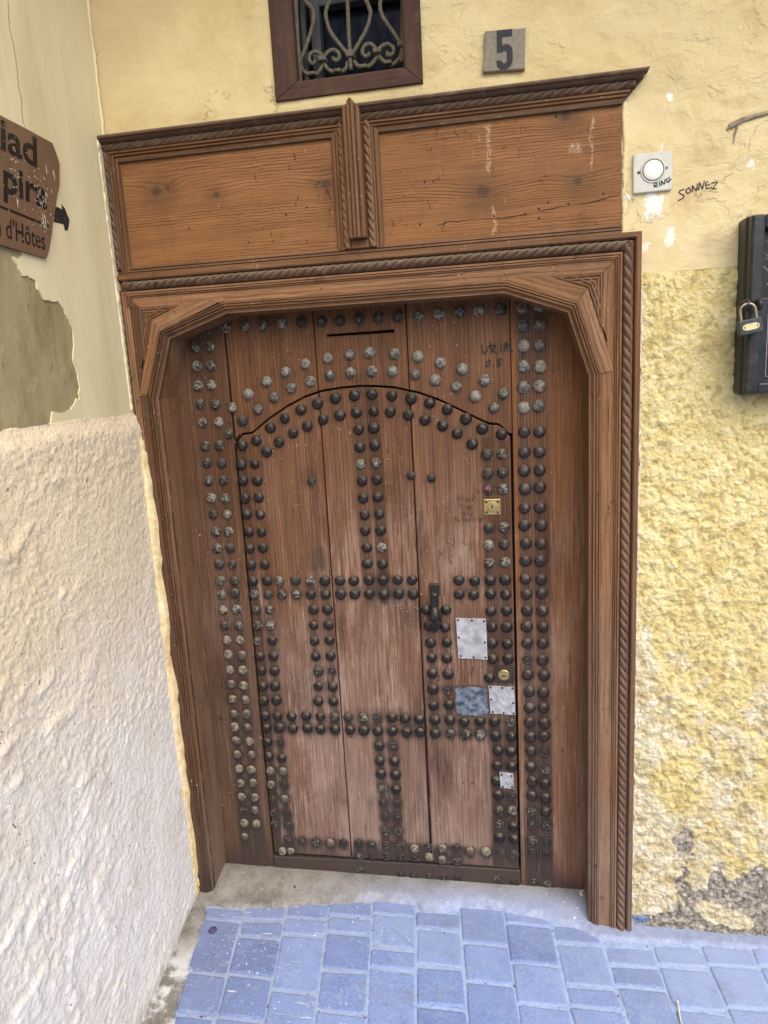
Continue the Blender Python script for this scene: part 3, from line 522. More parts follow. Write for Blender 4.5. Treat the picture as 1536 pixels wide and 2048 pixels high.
def grout_mat():
    g = G('pale_blue_grout'); P = g.pos(); x, y, z = g.xyz(P)
    n = g.noise(P, 45, 5, .65)
    c = g.ramp(n, [(.30, (.22, .30, .52)), (.46, (.32, .42, .66)), (.7, (.39, .49, .72))])
    lf = g.ss(x, -.2, -.7)
    c = g.mix(g.m2('MULTIPLY', lf, .55), c, (.31, .34, .44))
    dk = g.ss(g.noise(g.vadd(P, (5, 2, 1)), 85, 3, .6), .64, .70)
    c = g.mix(g.m2('MULTIPLY', dk, .85), c, (.045, .045, .06))
    return g.done(c, .9, 0, g.bump(n, .6, .004), .2)
GROUT = grout_mat()

# ================================================================== helpers: geometry
def tag(o, label=None, cat=None, group=None, kind=None):
    if label: o['label'] = label
    if cat: o['category'] = cat
    if group: o['group'] = group
    if kind: o['kind'] = kind
    return o

def thing(name, loc, label=None, cat=None, group=None, kind=None):
    o = bpy.data.objects.new(name, None); COL.objects.link(o); o.location = loc
    o.empty_display_size = .05
    return tag(o, label, cat, group, kind)

def gloc(o):
    v = Vector((0, 0, 0))
    while o is not None: v = v + o.location; o = o.parent
    return v

def place(name, me, mats, parent=None, M=None):
    """Links a mesh whose own frame sits at world matrix M under a parent (parents are never rotated)."""
    for m in (mats if isinstance(mats, (list, tuple)) else [mats]):
        if m.name not in me.materials: me.materials.append(m)
    o = bpy.data.objects.new(name, me); COL.objects.link(o)
    M = M.copy() if M is not None else Matrix.Identity(4)
    if parent is not None:
        o.parent = parent
        pm = Matrix.Identity(4); q = parent
        while q is not None: pm = q.matrix_basis @ pm; q = q.parent
        o.matrix_basis = pm.inverted() @ M
    else: o.matrix_basis = M
    return o

def mesh_from(name, verts, faces, mats_idx=None, smooth=False):
    me = bpy.data.meshes.new(name); me.from_pydata([tuple(v) for v in verts], [], [tuple(f) for f in faces])
    if mats_idx is not None: me.polygons.foreach_set('material_index', mats_idx)
    if smooth: me.polygons.foreach_set('use_smooth', [True] * len(me.polygons))
    me.update(); return me

def bm_mesh(name, bm, smooth=None):
    bmesh.ops.recalc_face_normals(bm, faces=bm.faces[:])
    me = bpy.data.meshes.new(name); bm.to_mesh(me); bm.free()
    if smooth: me.polygons.foreach_set('use_smooth', [True] * len(me.polygons))
    return me

STUD_XZ = np.array([p for k in STUDS for p in STUDS[k]])
def grime_attr(me, M):
    """Dirt gathered round and under the studs, stored on the wood."""
    n = len(me.vertices); co = np.empty(n * 3); me.vertices.foreach_get('co', co); co = co.reshape(-1, 3)
    R_ = np.array(M.to_3x3()); w_ = co @ R_.T + np.array(M.translation)
    dx = w_[:, 0][:, None] - STUD_XZ[None, :, 0]; dz = w_[:, 2][:, None] - STUD_XZ[None, :, 1]
    dz = np.where(dz < 0, dz * .62, dz * 1.05)
    e = np.exp(-(dx * dx + dz * dz) / .0190 ** 2).sum(1)
    v = np.clip(e, 0, 1.3) * (.60 + .62 * (1 - np.clip(w_[:, 2] / 1.0, 0, 1)))
    at = me.attributes.new('grime', 'FLOAT', 'POINT'); at.data.foreach_set('value', v.astype(np.float32))

def frame(x, y, z, theta=0.0):
    """Facade frame: local x along the grain (in the wall plane), local y across it, local z out of the wall."""
    c, s = math.cos(theta), math.sin(theta)
    m = Matrix(((c, -s, 0, x), (0, 0, -1, y), (s, c, 0, z), (0, 0, 0, 1)))
    return m

def area(p): return .5 * sum(p[i][0] * p[(i + 1) % len(p)][1] - p[(i + 1) % len(p)][0] * p[i][1] for i in range(len(p)))

def inset(p, d):
    """Moves the outline of a ccw loop inwards by d."""
    out = []; n = len(p)
    for i in range(n):
        a, b, c = Vector(p[i - 1]), Vector(p[i]), Vector(p[(i + 1) % n])
        t1 = (b - a); t2 = (c - b)
        if t1.length < 1e-6 or t2.length < 1e-6: out.append(tuple(b)); continue
        t1.normalize(); t2.normalize()
        n1 = Vector((-t1.y, t1.x)); n2 = Vector((-t2.y, t2.x)); k = 1 + n1.dot(n2)
        m = (n1 + n2) / max(k, .4)
        out.append((b.x + m.x * d, b.y + m.y * d))
    return out

def board(name, loops, y0, depth, mat, parent=None, grain=0.0, ch=.0012, wob=0.0, label=None, fine=0.0):
    """A slab in the facade: outline loops in (x, z), front face at y0, chamfered front edges."""
    if isinstance(loops[0][0], (int, float)): loops = [loops]
    L = []
    for i, p in enumerate(loops):
        p = [tuple(q) for q in p]
        if (area(p) < 0) != (i > 0): p = p[::-1]
        L.append(p)
    cx = sum(q[0] for q in L[0]) / len(L[0]); cz = sum(q[1] for q in L[0]) / len(L[0])
    M = frame(cx, y0, cz, grain); Mi = M.inverted()
    V = []; F = []
    fronts = [inset(p, ch) if ch else p for p in L]
    flat = [q for p in fronts for q in p]
    extra = []
    if fine:
        def within(x, z):
            c_ = False
            for p in fronts:
                n_ = len(p)
                for i in range(n_):
                    (xa, za), (xb, zb) = p[i], p[(i + 1) % n_]
                    if (za > z) != (zb > z) and x < (xb - xa) * (z - za) / (zb - za) + xa: c_ = not c_
            return c_
        xs = [q[0] for q in flat]; zs = [q[1] for q in flat]
        for x_ in np.arange(min(xs) + fine * .6, max(xs), fine):
            for z_ in np.arange(min(zs) + fine * .6, max(zs), fine):
                if within(x_, z_): extra.append((float(x_), float(z_)))
        ed = []; k0 = 0
        for p in fronts:
            ed += [(k0 + i, k0 + (i + 1) % len(p)) for i in range(len(p))]; k0 += len(p)
        vo, eo, fo, ov_, _, _ = delaunay_2d_cdt([Vector(q) for q in flat + extra], ed, [], 0, 1e-6)
        remap = [o_[0] if o_ else None for o_ in ov_]
        allp = flat + extra; tri = []
        for f_ in fo:
            idx = [remap[i] for i in f_]
            if None in idx: continue
            mx = sum(allp[i][0] for i in idx) / 3; mz = sum(allp[i][1] for i in idx) / 3
            if within(mx, mz): tri.append(tuple(idx))
    else:
        tri = tessellate_polygon([[Vector((q[0], q[1], 0)) for q in p] for p in fronts])
    V += [Mi @ Vector((q[0], y0, q[1])) for q in flat]
    for a, b, c in tri:
        if len({a, b, c}) < 3: continue
        fa, fb, fc = [(flat + extra)[k] if k < 0 else (flat[k] if k < len(flat) else extra[k - len(flat)]) for k in (a, b, c)]
        A = (fb[0] - fa[0]) * (fc[1] - fa[1]) - (fc[0] - fa[0]) * (fb[1] - fa[1])
        F.append((a, b, c) if A > 0 else (a, c, b))
    if extra:
        ex = np.array(extra); wv_ = .0011 * (fbm(ex[:, 0], ex[:, 1] * .35, 14, 3, 7) - .5) * 2
        V += [Mi @ Vector((q[0], y0 + float(w_), q[1])) for q, w_ in zip(extra, wv_)]
    base = 0
    for p in L:
        n = len(p); i1 = len(V); V += [Mi @ Vector((q[0], y0 + ch, q[1])) for q in p]
        i2 = len(V); V += [Mi @ Vector((q[0], y0 + depth, q[1])) for q in p]
        for i in range(n):
            j = (i + 1) % n
            F.append((base + i, i1 + i, i1 + j, base + j)); F.append((i1 + i, i2 + i, i2 + j, i1 + j))
        base += n
    me = mesh_from(name, V, F)
    if fine: grime_attr(me, M)
    o = place(name, me, mat, parent, M)
    if label: o['label'] = label
    return o

def miter(path):
    """Mitre vectors at the path's points (left-hand side)."""
    n = len(path); T = [(Vector(path[i + 1]) - Vector(path[i])).normalized() for i in range(n - 1)]
    N = [Vector((-t.y, t.x)) for t in T]; ms = []
    for i in range(n):
        if i == 0: ms.append(N[0])
        elif i == n - 1: ms.append(N[-1])
        else: ms.append((N[i - 1] + N[i]) / (1 + N[i - 1].dot(N[i])))
    return ms

def sweep(name, path, prof, mat, parent, segs=None, step=.06, jit=.0):
    """Runs a moulding profile [(u to the left of the path, y)] along a path in (x, z); one object per straight run."""
    ms = miter(path); out = []
    for k in range(len(path) - 1):
        if segs is not None and k not in segs: continue
        a, b = Vector(path[k]), Vector(path[k + 1]); t = b - a
        th = math.atan2(t.y, t.x)
        if th > math.pi / 2 + .01: th -= math.pi
        if th < -math.pi / 2 - .01: th += math.pi
        c = (a + b) / 2; M = frame(c.x, 0, c.y, th); Mi = M.inverted()
        ns = max(1, int(t.length / step)); V = []; F = []
        for i in range(ns + 1):
            f = i / ns
            for (u, y) in prof:
                p = (a + ms[k] * u) * (1 - f) + (b + ms[k + 1] * u) * f
                jj = jit if 0 < i < ns else 0
                V.append(Mi @ Vector((p.x + random.uniform(-jj, jj), y + random.uniform(-jj, jj), p.y + random.uniform(-jj, jj))))
        m = len(prof)
        for i in range(ns):
            for j in range(m - 1):
                F.append((i * m + j, (i + 1) * m + j, (i + 1) * m + j + 1, i * m + j + 1))
        me = mesh_from(name, V, F)
        if name == 'stud_strip': grime_attr(me, M)
        out.append(place(name, me, mat, parent, M))
    return out

def rope(name, a, b, r, y, pitch, mat, parent, hand=1, amp=.60):
    """Half-round moulding carved with a twist."""
    a, b = Vector(a), Vector(b); t = b - a; L = t.length; th = math.atan2(t.y, t.x)
    c = (a + b) / 2; M = frame(c.x, y, c.y, th)
    n = int(L / pitch * 9); w = 10; V = []; F = []
    for i in range(n + 1):
        s = -L / 2 + L * i / n
        for j in range(w + 1):
            v = -1 + 2 * j / w
            ph = s / pitch + hand * v * .62 + .05 * math.sin(s * 40)
            lob = abs(math.sin(math.pi * ph)) ** .55
            h = r * math.sqrt(max(0, 1 - v * v)) * (1 - amp + amp * lob) * 1.15
            V.append((s, v * r * (1 + .06 * lob), h - .001))
    for i in range(n):
        for j in range(w):
            q = i * (w + 1) + j; F.append((q, q + w + 1, q + w + 2, q + 1))
    return place(name, mesh_from(name, V, F, smooth=True), mat, parent, M)

def tube_bm(bm, pts, rad, sides=8, caps=True, mat=0):
    pts = [Vector(p) for p in pts]; n = len(pts)
    rad = rad if hasattr(rad, '__len__') else [rad] * n
    ring0 = None; up = None
    for i in range(n):
        t = (pts[min(i + 1, n - 1)] - pts[max(i - 1, 0)]).normalized()
        if up is None: up = t.orthogonal().normalized()
        up = (up - t * up.dot(t)).normalized(); sd_ = t.cross(up)
        ring = [bm.verts.new(pts[i] + (up * math.cos(2 * math.pi * k / sides) + sd_ * math.sin(2 * math.pi * k / sides)) * rad[i]) for k in range(sides)]
        if ring0:
            for k in range(sides):
                f = bm.faces.new((ring0[k], ring0[(k + 1) % sides], ring[(k + 1) % sides], ring[k])); f.material_index = mat; f.smooth = True
        elif caps: bm.faces.new(ring[::-1]).material_index = mat
        ring0 = ring
    if caps: bm.faces.new(ring0).material_index = mat

def smooth_path(p, k=4):
    p = [Vector(q) for q in p]
    if len(p) < 3: return p
    out = []
    for i in range(len(p) - 1):
        p0, p1, p2, p3 = p[max(i - 1, 0)], p[i], p[i + 1], p[min(i + 2, len(p) - 1)]
        for j in range(k):
            t = j / k
            out.append(.5 * ((2 * p1) + (p2 - p0) * t + (2 * p0 - 5 * p1 + 4 * p2 - p3) * t * t + (3 * p1 - p0 - 3 * p2 + p3) * t ** 3))
    out.append(p[-1]); return out

def box_bm(bm, x0, x1, y0, y1, z0, z1, bev=0.0, mat=0, seg=2):
    v = [bm.verts.new((x, y, z)) for x in (x0, x1) for y in (y0, y1) for z in (z0, z1)]
    fs = [bm.faces.new([v[i] for i in q]) for q in ((0, 1, 3, 2), (4, 6, 7, 5), (0, 4, 5, 1), (2, 3, 7, 6), (0, 2, 6, 4), (1, 5, 7, 3))]
    for f in fs: f.material_index = mat
    if bev:
        es = list({e for f in fs for e in f.edges})
        r = bmesh.ops.bevel(bm, geom=es, offset=bev, segments=seg, affect='EDGES', profile=.5)
        for f in r['faces']: f.material_index = mat

def lathe_bm(bm, c, prof, sides=12, mat=0, rx=1.0, rz=1.0, smooth=True):
    """Profile [(radius, distance out of the wall)] round an axis pointing out of the wall at c = (x, y, z)."""
    prev = None
    for (r, h) in prof:
        if r < 1e-6:
            p = bm.verts.new((c[0], c[1] - h, c[2])); ring = [p]
        else:
            ring = [bm.verts.new((c[0] + r * rx * math.cos(2 * math.pi * k / sides), c[1] - h, c[2] + r * rz * math.sin(2 * math.pi * k / sides))) for k in range(sides)]
        if prev:
            for k in range(sides):
                a, b = prev[k % len(prev)], prev[(k + 1) % len(prev)]; d, e = ring[k % len(ring)], ring[(k + 1) % len(ring)]
                q = []
                for vv in (a, b, e, d):
                    if vv not in q: q.append(vv)
                if len(q) > 2:
                    f = bm.faces.new(q); f.material_index = mat; f.smooth = smooth
        prev = ring

def vnoise(x, y, seed=0):
    x = np.asarray(x, float); y = np.asarray(y, float)
    xi = np.floor(x).astype(np.int64); yi = np.floor(y).astype(np.int64); xf = x - xi; yf = y - yi
    def h(a, b):
        n = (a * 374761393 + b * 668265263 + seed * 362437) & 0xffffffff
        n = ((n ^ (n >> 13)) * 1274126177) & 0xffffffff
        return ((n ^ (n >> 16)) & 0xffff) / 65535.0
    u = xf * xf * xf * (xf * (xf * 6 - 15) + 10); v = yf * yf * yf * (yf * (yf * 6 - 15) + 10)
    return (h(xi, yi) * (1 - u) + h(xi + 1, yi) * u) * (1 - v) + (h(xi, yi + 1) * (1 - u) + h(xi + 1, yi + 1) * u) * v

def fbm(x, y, f, oct=4, seed=0, gain=.5):
    s = 0; a = 1; t = 0
    for o in range(oct):
        s = s + a * vnoise(np.asarray(x) * f + 17.3 * o, np.asarray(y) * f - 9.1 * o, seed + o); t += a; a *= gain; f *= 2.03
    return s / t
sstep = lambda v, a, b: (lambda t: t * t * (3 - 2 * t))(np.clip((v - a) / (b - a), 0, 1))

def grid_obj(name, U, Vv, fn, mat, parent, holes=(), attrs=None, kind=None):
    """Grid surface; fn(u, v) -> x, y, z arrays; holes are (u0, u1, v0, v1) boxes left open."""
    uu, vv = np.meshgrid(U, Vv, indexing='ij'); x, y, z = fn(uu, vv)
    nu, nv = uu.shape
    co = np.stack([x, y, z], -1).reshape(-1, 3)
    a = np.arange(nu * nv).reshape(nu, nv)
    q = np.stack([a[:-1, :-1], a[1:, :-1], a[1:, 1:], a[:-1, 1:]], -1)
    cu = (uu[:-1, :-1] + uu[1:, 1:]) / 2; cv = (vv[:-1, :-1] + vv[1:, 1:]) / 2
    keep = np.ones(cu.shape, bool)
    for (a0, a1, b0, b1) in holes: keep &= ~((cu > a0) & (cu < a1) & (cv > b0) & (cv < b1))
    q = q[keep].reshape(-1, 4)
    me = bpy.data.meshes.new(name); me.vertices.add(len(co)); me.vertices.foreach_set('co', co.ravel().astype(np.float32))
    me.loops.add(len(q) * 4); me.loops.foreach_set('vertex_index', q.ravel().astype(np.int32))
    me.polygons.add(len(q)); me.polygons.foreach_set('loop_start', np.arange(0, len(q) * 4, 4, dtype=np.int32))
    me.polygons.foreach_set('use_smooth', np.ones(len(q), bool))
    me.update(calc_edges=True); me.validate()
    for k, arr in (attrs or {}).items():
        at = me.attributes.new(k, 'FLOAT', 'POINT'); at.data.foreach_set('value', np.asarray(arr(uu, vv)).ravel().astype(np.float32))
    o = place(name, me, mat, parent)
    if kind: o['kind'] = kind
    return o

def ribbon(name, strokes, fn, wdt, mat, parent):
    """Pen strokes laid on a surface; fn maps (a, b) to a world point."""
    V = []; F = []; segs_ = []
    for st in strokes:
        p = [Vector((q[0], q[1], 0)) for q in st]
        sharp = any((p[i] - p[i - 1]).length > 1e-9 and (p[i + 1] - p[i]).length > 1e-9 and (p[i] - p[i - 1]).angle(p[i + 1] - p[i]) > 1.25 for i in range(1, len(p) - 1))
        if sharp:
            for q0, q1 in zip(p[:-1], p[1:]): segs_.append([q0 + (q1 - q0) * t_ / 4 for t_ in range(5)])
        else: segs_.append(smooth_path(p, 4) if len(p) > 2 else p)
    for p in segs_:
        i0 = len(V)
        for i in range(len(p)):
            t = (p[min(i + 1, len(p) - 1)] - p[max(i - 1, 0)]).normalized(); n = Vector((-t.y, t.x, 0))
            ww = wdt * (.5 + .14 * math.sin(i * 1.7))
            V.append(fn(p[i].x + n.x * ww, p[i].y + n.y * ww)); V.append(fn(p[i].x - n.x * ww, p[i].y - n.y * ww))
        for i in range(len(p) - 1): F.append((i0 + 2 * i, i0 + 2 * i + 1, i0 + 2 * i + 3, i0 + 2 * i + 2))
    return place(name, mesh_from(name, V, F), mat, parent)

def ragged(p, amp, it=3, seed=1):
    """Fractal roughening of an open polyline."""
    rg = random.Random(seed)
    p = [tuple(q) for q in p]
    for k in range(it):
        o = []
        for a, b in zip(p[:-1], p[1:]):
            d = math.hypot(b[0] - a[0], b[1] - a[1])
            o.append(a); o.append(((a[0] + b[0]) / 2 + rg.gauss(0, amp * d), (a[1] + b[1]) / 2 + rg.gauss(0, amp * d)))
        o.append(p[-1]); p = o
    return p
# ================================================================== pavement
XL, XR, XC = -1.002, .290, -.356                         # outer edges and centre of the door surround
pavement = thing('pavement', (0, -.6, 0), kind='structure')

def joint_x(k, y):
    if k < len(JOINTS): return JOINTS[k][0] + JOINTS[k][1] * y
    a, b = JOINTS[-1]; return a + .1255 * (k - len(JOINTS) + 1) + (b + .02 * (k - len(JOINTS) + 1)) * y

def paver(x0, x1, x2, x3, y0, y1, rng):
    """Corners: far-left x0, far-right x1 at y0; near-left x2, near-right x3 at y1 (nearer the viewer)."""
    g_ = .0022
    P4 = [(x2 + g_, y1 + g_), (x3 - g_, y1 + g_), (x1 - g_, y0 - g_), (x0 + g_, y0 - g_)]
    P4 = [(a + rng.gauss(0, .0012), b + rng.gauss(0, .0012)) for a, b in P4]
    loop = []
    for i in range(4):
        p, q, r = Vector(P4[i - 1]), Vector(P4[i]), Vector(P4[(i + 1) % 4]); c = rng.uniform(.004, .009)
        d1 = (p - q).normalized(); d2 = (r - q).normalized()
        loop.append(tuple(q + d1 * c)); loop.append(tuple(q + (d1 + d2) * c * .3)); loop.append(tuple(q + d2 * c))
    tx, ty = rng.gauss(0, .011), rng.gauss(0, .011); zt = rng.gauss(0, .0012)
    cx = sum(p[0] for p in loop) / 12; cy = sum(p[1] for p in loop) / 12
    hz = lambda p: zt + tx * (p[0] - cx) + ty * (p[1] - cy)
    i1 = inset(loop, .0022); i2 = inset(loop, .0055)
    V = [(p[0] - cx, p[1] - cy, hz(p) - .012) for p in loop] + [(p[0] - cx, p[1] - cy, hz(p) - .0042) for p in loop] + \
        [(p[0] - cx, p[1] - cy, hz(p) - .0014) for p in i1] + [(p[0] - cx, p[1] - cy, hz(p)) for p in i2]
    n = 12; F = []
    for k in range(3):
        for i in range(n): F.append((k * n + i, k * n + (i + 1) % n, (k + 1) * n + (i + 1) % n, (k + 1) * n + i))
    F.append(tuple(range(3 * n, 4 * n)))
    return place('paver', mesh_from('paver', V, F), PAVER, pavement, Matrix.Translation((cx, cy, 0)))

rngp = random.Random(3)
for k in range(16):
    rows = list(ROWS[k]) if k < len(ROWS) else [(-.045, -.10)]
    y = rows[-1][1]
    while y > -1.25:
        ln = rngp.choice([.056, .116, .116, .172]); rows.append((y - .006, y - .006 - ln)); y = y - .006 - ln
    for (ya, yb) in rows:
        paver(joint_x(k, ya), joint_x(k + 1, ya), joint_x(k, yb), joint_x(k + 1, yb), ya + .0014, yb - .0014, rngp)

U = np.arange(-1.15, 1.3, .012); Vv = np.arange(-1.35, .10, .012)
grid_obj('grout_bed', U, Vv, lambda u, v: (u, v, -.0030 + .0035 * (fbm(u, v, 60, 3, 5) - .5)), GROUT, pavement)
tag(place('ground', mesh_from('ground', [(-8, -9, -.03), (9, -9, -.03), (9, 2, -.03), (-8, 2, -.03)], [(0, 1, 2, 3)]), plain('alley_paving', (.22, .28, .42), .8, 0, .25, 6, .3)), kind='structure')

# worn cement along the foot of the walls and the sloping doorstep
EDGE_X = [-1.2, -.95, -.85, -.74, -.66, -.60, -.54, -.48, -.42, -.36, -.30, -.27, -.23, -.18, -.10, -.05, .01, .08, .14, .20, .30, .45, .60, 1.3]
EDGE_Y = [-.055, -.058, -.060, -.050, -.037, -.020, -.014, -.004, .008, .010, .002, -.012, -.014, .012, .014, .010, -.004, -.014, -.030, -.058, -.060, -.052, -.050, -.048]
def cem_d(u, v):
    ye = np.interp(u, EDGE_X, EDGE_Y)
    left = -(u - (JOINTS[0][0] + .004 + JOINTS[0][1] * v + .02 * (fbm(u, v, 16, 3, 8) - .5)))
    return np.maximum(v - ye, left) + .014 * (fbm(u, v, 40, 4, 9) - .5)
def cem_z(u, v):
    d = cem_d(u, v)
    z = -.022 + .028 * sstep(d, -.012, .010)
    step = (.021 * sstep(v, -.055, .085)) * sstep(u, -.99, -.90) * (1 - sstep(u, .185, .235))
    return z + step * sstep(d, 0, .02) + .004 * (fbm(u, v, 12, 4, 11) - .5)
U = np.concatenate([np.arange(-1.15, .75, .006), np.arange(.75, 1.3, .03)]); Vv = np.concatenate([np.arange(-1.3, -.55, .03), np.arange(-.55, .15, .006)])
grid_obj('cement_doorstep', U, Vv, lambda u, v: (u, v, cem_z(u, v)), CEMENT, None, attrs={'edge': lambda u, v: sstep(cem_d(u, v), -.02, .002) * (1 - sstep(cem_d(u, v), .008, .035))}, kind='structure')

# ================================================================== house front
house = thing('house_wall', (.7, 0, 0), 'yellow plastered house front with rough lower render, around the studded wooden door', 'house wall', kind='thing')
def up_y(u, v):
    a = .010 * (fbm(u, v, 2.2, 3, 21) - .5) + .006 * (fbm(u * .6, v * 1.6, 9, 4, 22) - .5) + .0022 * (fbm(u, v, 40, 3, 23) - .5)
    # plaster swells round the window frame and over the cornice
    sw = np.exp(-((np.clip(np.maximum(np.abs(u + .35) - .20, 2.115 - v), 0, None)) / .03) ** 2)
    return -.002 - a * 1.2 - .004 * sw * sstep(v, 2.09, 2.12)
WIN = (-.524, -.180, 2.132, 2.66)
U = np.concatenate([np.arange(-1.3, .24, .012), np.arange(.24, .70, .006), np.arange(.70, 2.6, .03)])
Vv = np.concatenate([np.arange(1.688, 2.45, .006), np.arange(2.45, 2.95, .03)])
WORLDPOS = lambda u, v: (u, up_y(u, v), v)
grid_obj('upper_plaster', U, Vv, WORLDPOS, PLASTER_UP, house,
         holes=[(WIN[0] + .012, WIN[1] - .012, WIN[2] + .012, 4), (-.955, .235, 1.5, 2.082), (-.955, .278, 1.5, 1.768)])

def lump(u, v):
    wu = u + .02 * fbm(u, v, 30, 2, 3)
    w1 = fbm(wu, v * .85, 84, 3, 31); w2 = fbm(u, v, 150, 2, 32)
    r = 1 - np.abs(2 * fbm(wu, v, 44, 3, 33) - 1)
    return np.clip(.12 + .60 * (w1 - .28) / .44 + .45 * (w2 - .5) + .30 * (r - .6), 0, 1)
def bare_m(u, v):
    n = fbm(u, v, 7, 5, 41, .55); n2 = fbm(u, v, 26, 4, 42)
    t = n + .14 * (n2 - .5) - 1.15 * np.clip(v - .02, 0, None) + .26 * sstep(u, .33, .55) - .11
    lip = sstep(v, .035, .012) * .2
    m = sstep(t + lip, .44, .455)
    isl = ((u - .52) / .085) ** 2 + ((v - .062 + .25 * (u - .5)) / .030) ** 2 + .8 * (n2 - .5)
    return m * sstep(isl, .8, 1.0) * (1 - sstep(v, .30, .36))
def wear_m(u, v):
    n = fbm(u, v, 4.5, 5, 51, .6); n2 = fbm(u, v, 24, 4, 52)
    t = n + .42 * (n2 - .5) + .44 * (.86 - v) - .04 * sstep(u, .30, .5)
    t = t + .4 * sstep(v, .16, .06)
    ct = sstep(np.abs(u - .315), .03, .0) * .25 * sstep(v, 1.5, .9)
    return .5 * sstep(t + ct, .44, .70) + .5 * sstep(t + ct + .10 * (fbm(u, v, 70, 3, 53) - .5), .53, .56)
def low_y(u, v):
    b = bare_m(u, v)
    top = sstep(v, 1.700, 1.672)
    rough = .0095 * lump(u, v) + .006 * (fbm(u, v, 5, 3, 61) - .5)
    # smoother band beside the meter box and where the render runs out at the top
    smooth = np.exp(-((u - .44) / .05) ** 2) * sstep(v, 1.15, 1.35) * .65
    rough = rough * (1 - smooth)
    return -.001 - (.004 + rough) * top + b * (.007 + .004 * lump(u * 1.7, v * 1.7) - .004)
U = np.concatenate([np.arange(.276, .72, .0035), np.arange(.72, 1.35, .006), np.arange(1.35, 2.6, .03)]); Vv = np.concatenate([np.arange(-.035, 1.701, .004)])
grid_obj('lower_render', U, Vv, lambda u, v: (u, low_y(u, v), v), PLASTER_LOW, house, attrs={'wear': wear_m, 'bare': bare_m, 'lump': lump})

def on_up(u, v): return Vector((u, float(up_y(np.array([u]), np.array([v]))[0]) - .0012, v))
ribbon('handwritten_word', SONNEZ, on_up, .0023, INK, house)['label'] = 'word SONNEZ written in black marker'

def lip_bead(name, z0, z1, x, amp, y, wid, mat, seed):
    rg = random.Random(seed); V = []; F = []; n = int((z1 - z0) / .004)
    for i in range(n + 1):
        z = z0 + (z1 - z0) * i / n
        e = x + amp * (2 * float(fbm(np.array([z]), np.array([.3]), 34, 4, seed)[0]) - 1) + rg.gauss(0, .0006)
        for j, (dx, dy) in enumerate(((0, .012), (.0008, -.003), (.004, -.0065), (wid * .55, -.0045), (wid, .004))):
            V.append((e + dx, y + dy + rg.gauss(0, .0007), z))
    for i in range(n):
        for j in range(4): F.append((i * 5 + j, i * 5 + 5 + j, i * 5 + 6 + j, i * 5 + 1 + j))
    place(name, mesh_from(name, V, F, smooth=True), mat, house)
lip_bead('lime_edge', -.01, 1.70, .2880, .0085, -.006, .011, LIME, 91)
lip_bead('plaster_edge', 1.772, 2.045, .2485, .0035, -.0035, .016, PLASTER_UP, 92)
# ---- window with its grille
win = thing('window', (-.352, 0, 2.132)); win.parent = house; win.location = Vector((-.352, 0, 2.132)) - house.location
x0, x1, z0, z1 = WIN; i0, i1, iz = -.469, -.220, 2.168
def wpart(name, loop, y0, dep, mat, grain, **k):
    return board(name, loop, y0, dep, mat, win, grain, **k)
fy = -.013
for nm, lp, gr in (('window_frame', [(x0, z0), (x1, z0), (i1, iz), (i0, iz)], 0), ('window_frame', [(x0, z0), (i0, iz), (i0, z1), (x0, z1)], math.pi / 2),
                   ('window_frame', [(x1, z0), (x1, z1), (i1, z1), (i1, iz)], math.pi / 2), ('window_frame', [(x0, z1), (i0, z1 - .036), (i1, z1 - .036), (x1, z1)], 0)):
    wpart(nm, lp, fy, .06, W_WINDOW, gr, ch=.002)
PUTTY = plain('old_putty', (.105, .09, .06), .8, 0, .3, 60, .4, .3, (.22, .18, .11), 30)
for a, b in (((i0 - .001, iz), (i1 + .001, iz)), ((i0, iz), (i0, z1 - .03)), ((i1, iz), (i1, z1 - .03))):
    bm = bmesh.new(); n = 10
    tube_bm(bm, [(a[0] + (b[0] - a[0]) * t / n, .016 + .001 * math.sin(t * 2.1), a[1] + (b[1] - a[1]) * t / n + .001 * math.sin(t * 1.3)) for t in range(n + 1)], .006, 6)
    place('putty_bead', bm_mesh('putty_bead', bm), PUTTY, win)
for lp in ([(i0, iz), (i0 + .012, iz), (i0 + .012, z1), (i0, z1)], [(i0 + .024, iz), (i0 + .047, iz), (i0 + .047, z1), (i0 + .024, z1)], [(i0 + .047, 2.345), (i1, 2.345), (i1, 2.375), (i0 + .047, 2.375)]):
    wpart('casement_bar', lp, .052, .03, CASEMENT, math.pi / 2)
wpart('window_pane', [(i0 - .02, iz - .02), (i1 + .02, iz - .02), (i1 + .02, z1), (i0 - .02, z1)], .088, .005, PANE, 0, ch=0)
bm = bmesh.new(); box_bm(bm, x0 - .6, x1 + .6, .1, 2.2, 1.75, 3.4)
for f in [f for f in bm.faces if abs(f.calc_center_median().y - .1) < .01]: bm.faces.remove(f)
place('dark_room', bm_mesh('dark_room', bm), DARKROOM, win)
for kind, pts in GRILLE_LINES:
    rg = random.Random(int(pts[0][0] * 1e4))
    yy = .024 if kind == 'bar' else .030
    bm = bmesh.new()
    if kind == 'collar':
        (ax, az), (bx, bz) = pts; h = abs(az - bz) / 2; cx, cz = (ax + bx) / 2, (az + bz) / 2
        box_bm(bm, cx - .0095, cx + .0095, .014, .040, cz - h, cz + h, .003)
        place('grille_collar', bm_mesh('grille_collar', bm), GRILLE, win)
    else:
        q = smooth_path([(x, yy, z) for x, z in pts], 6)
        tube_bm(bm, q, [.0048 + rg.uniform(-.0004, .0004) for _ in q], 8)
        place('grille_' + kind, bm_mesh('grille_' + kind, bm), GRILLE, win)

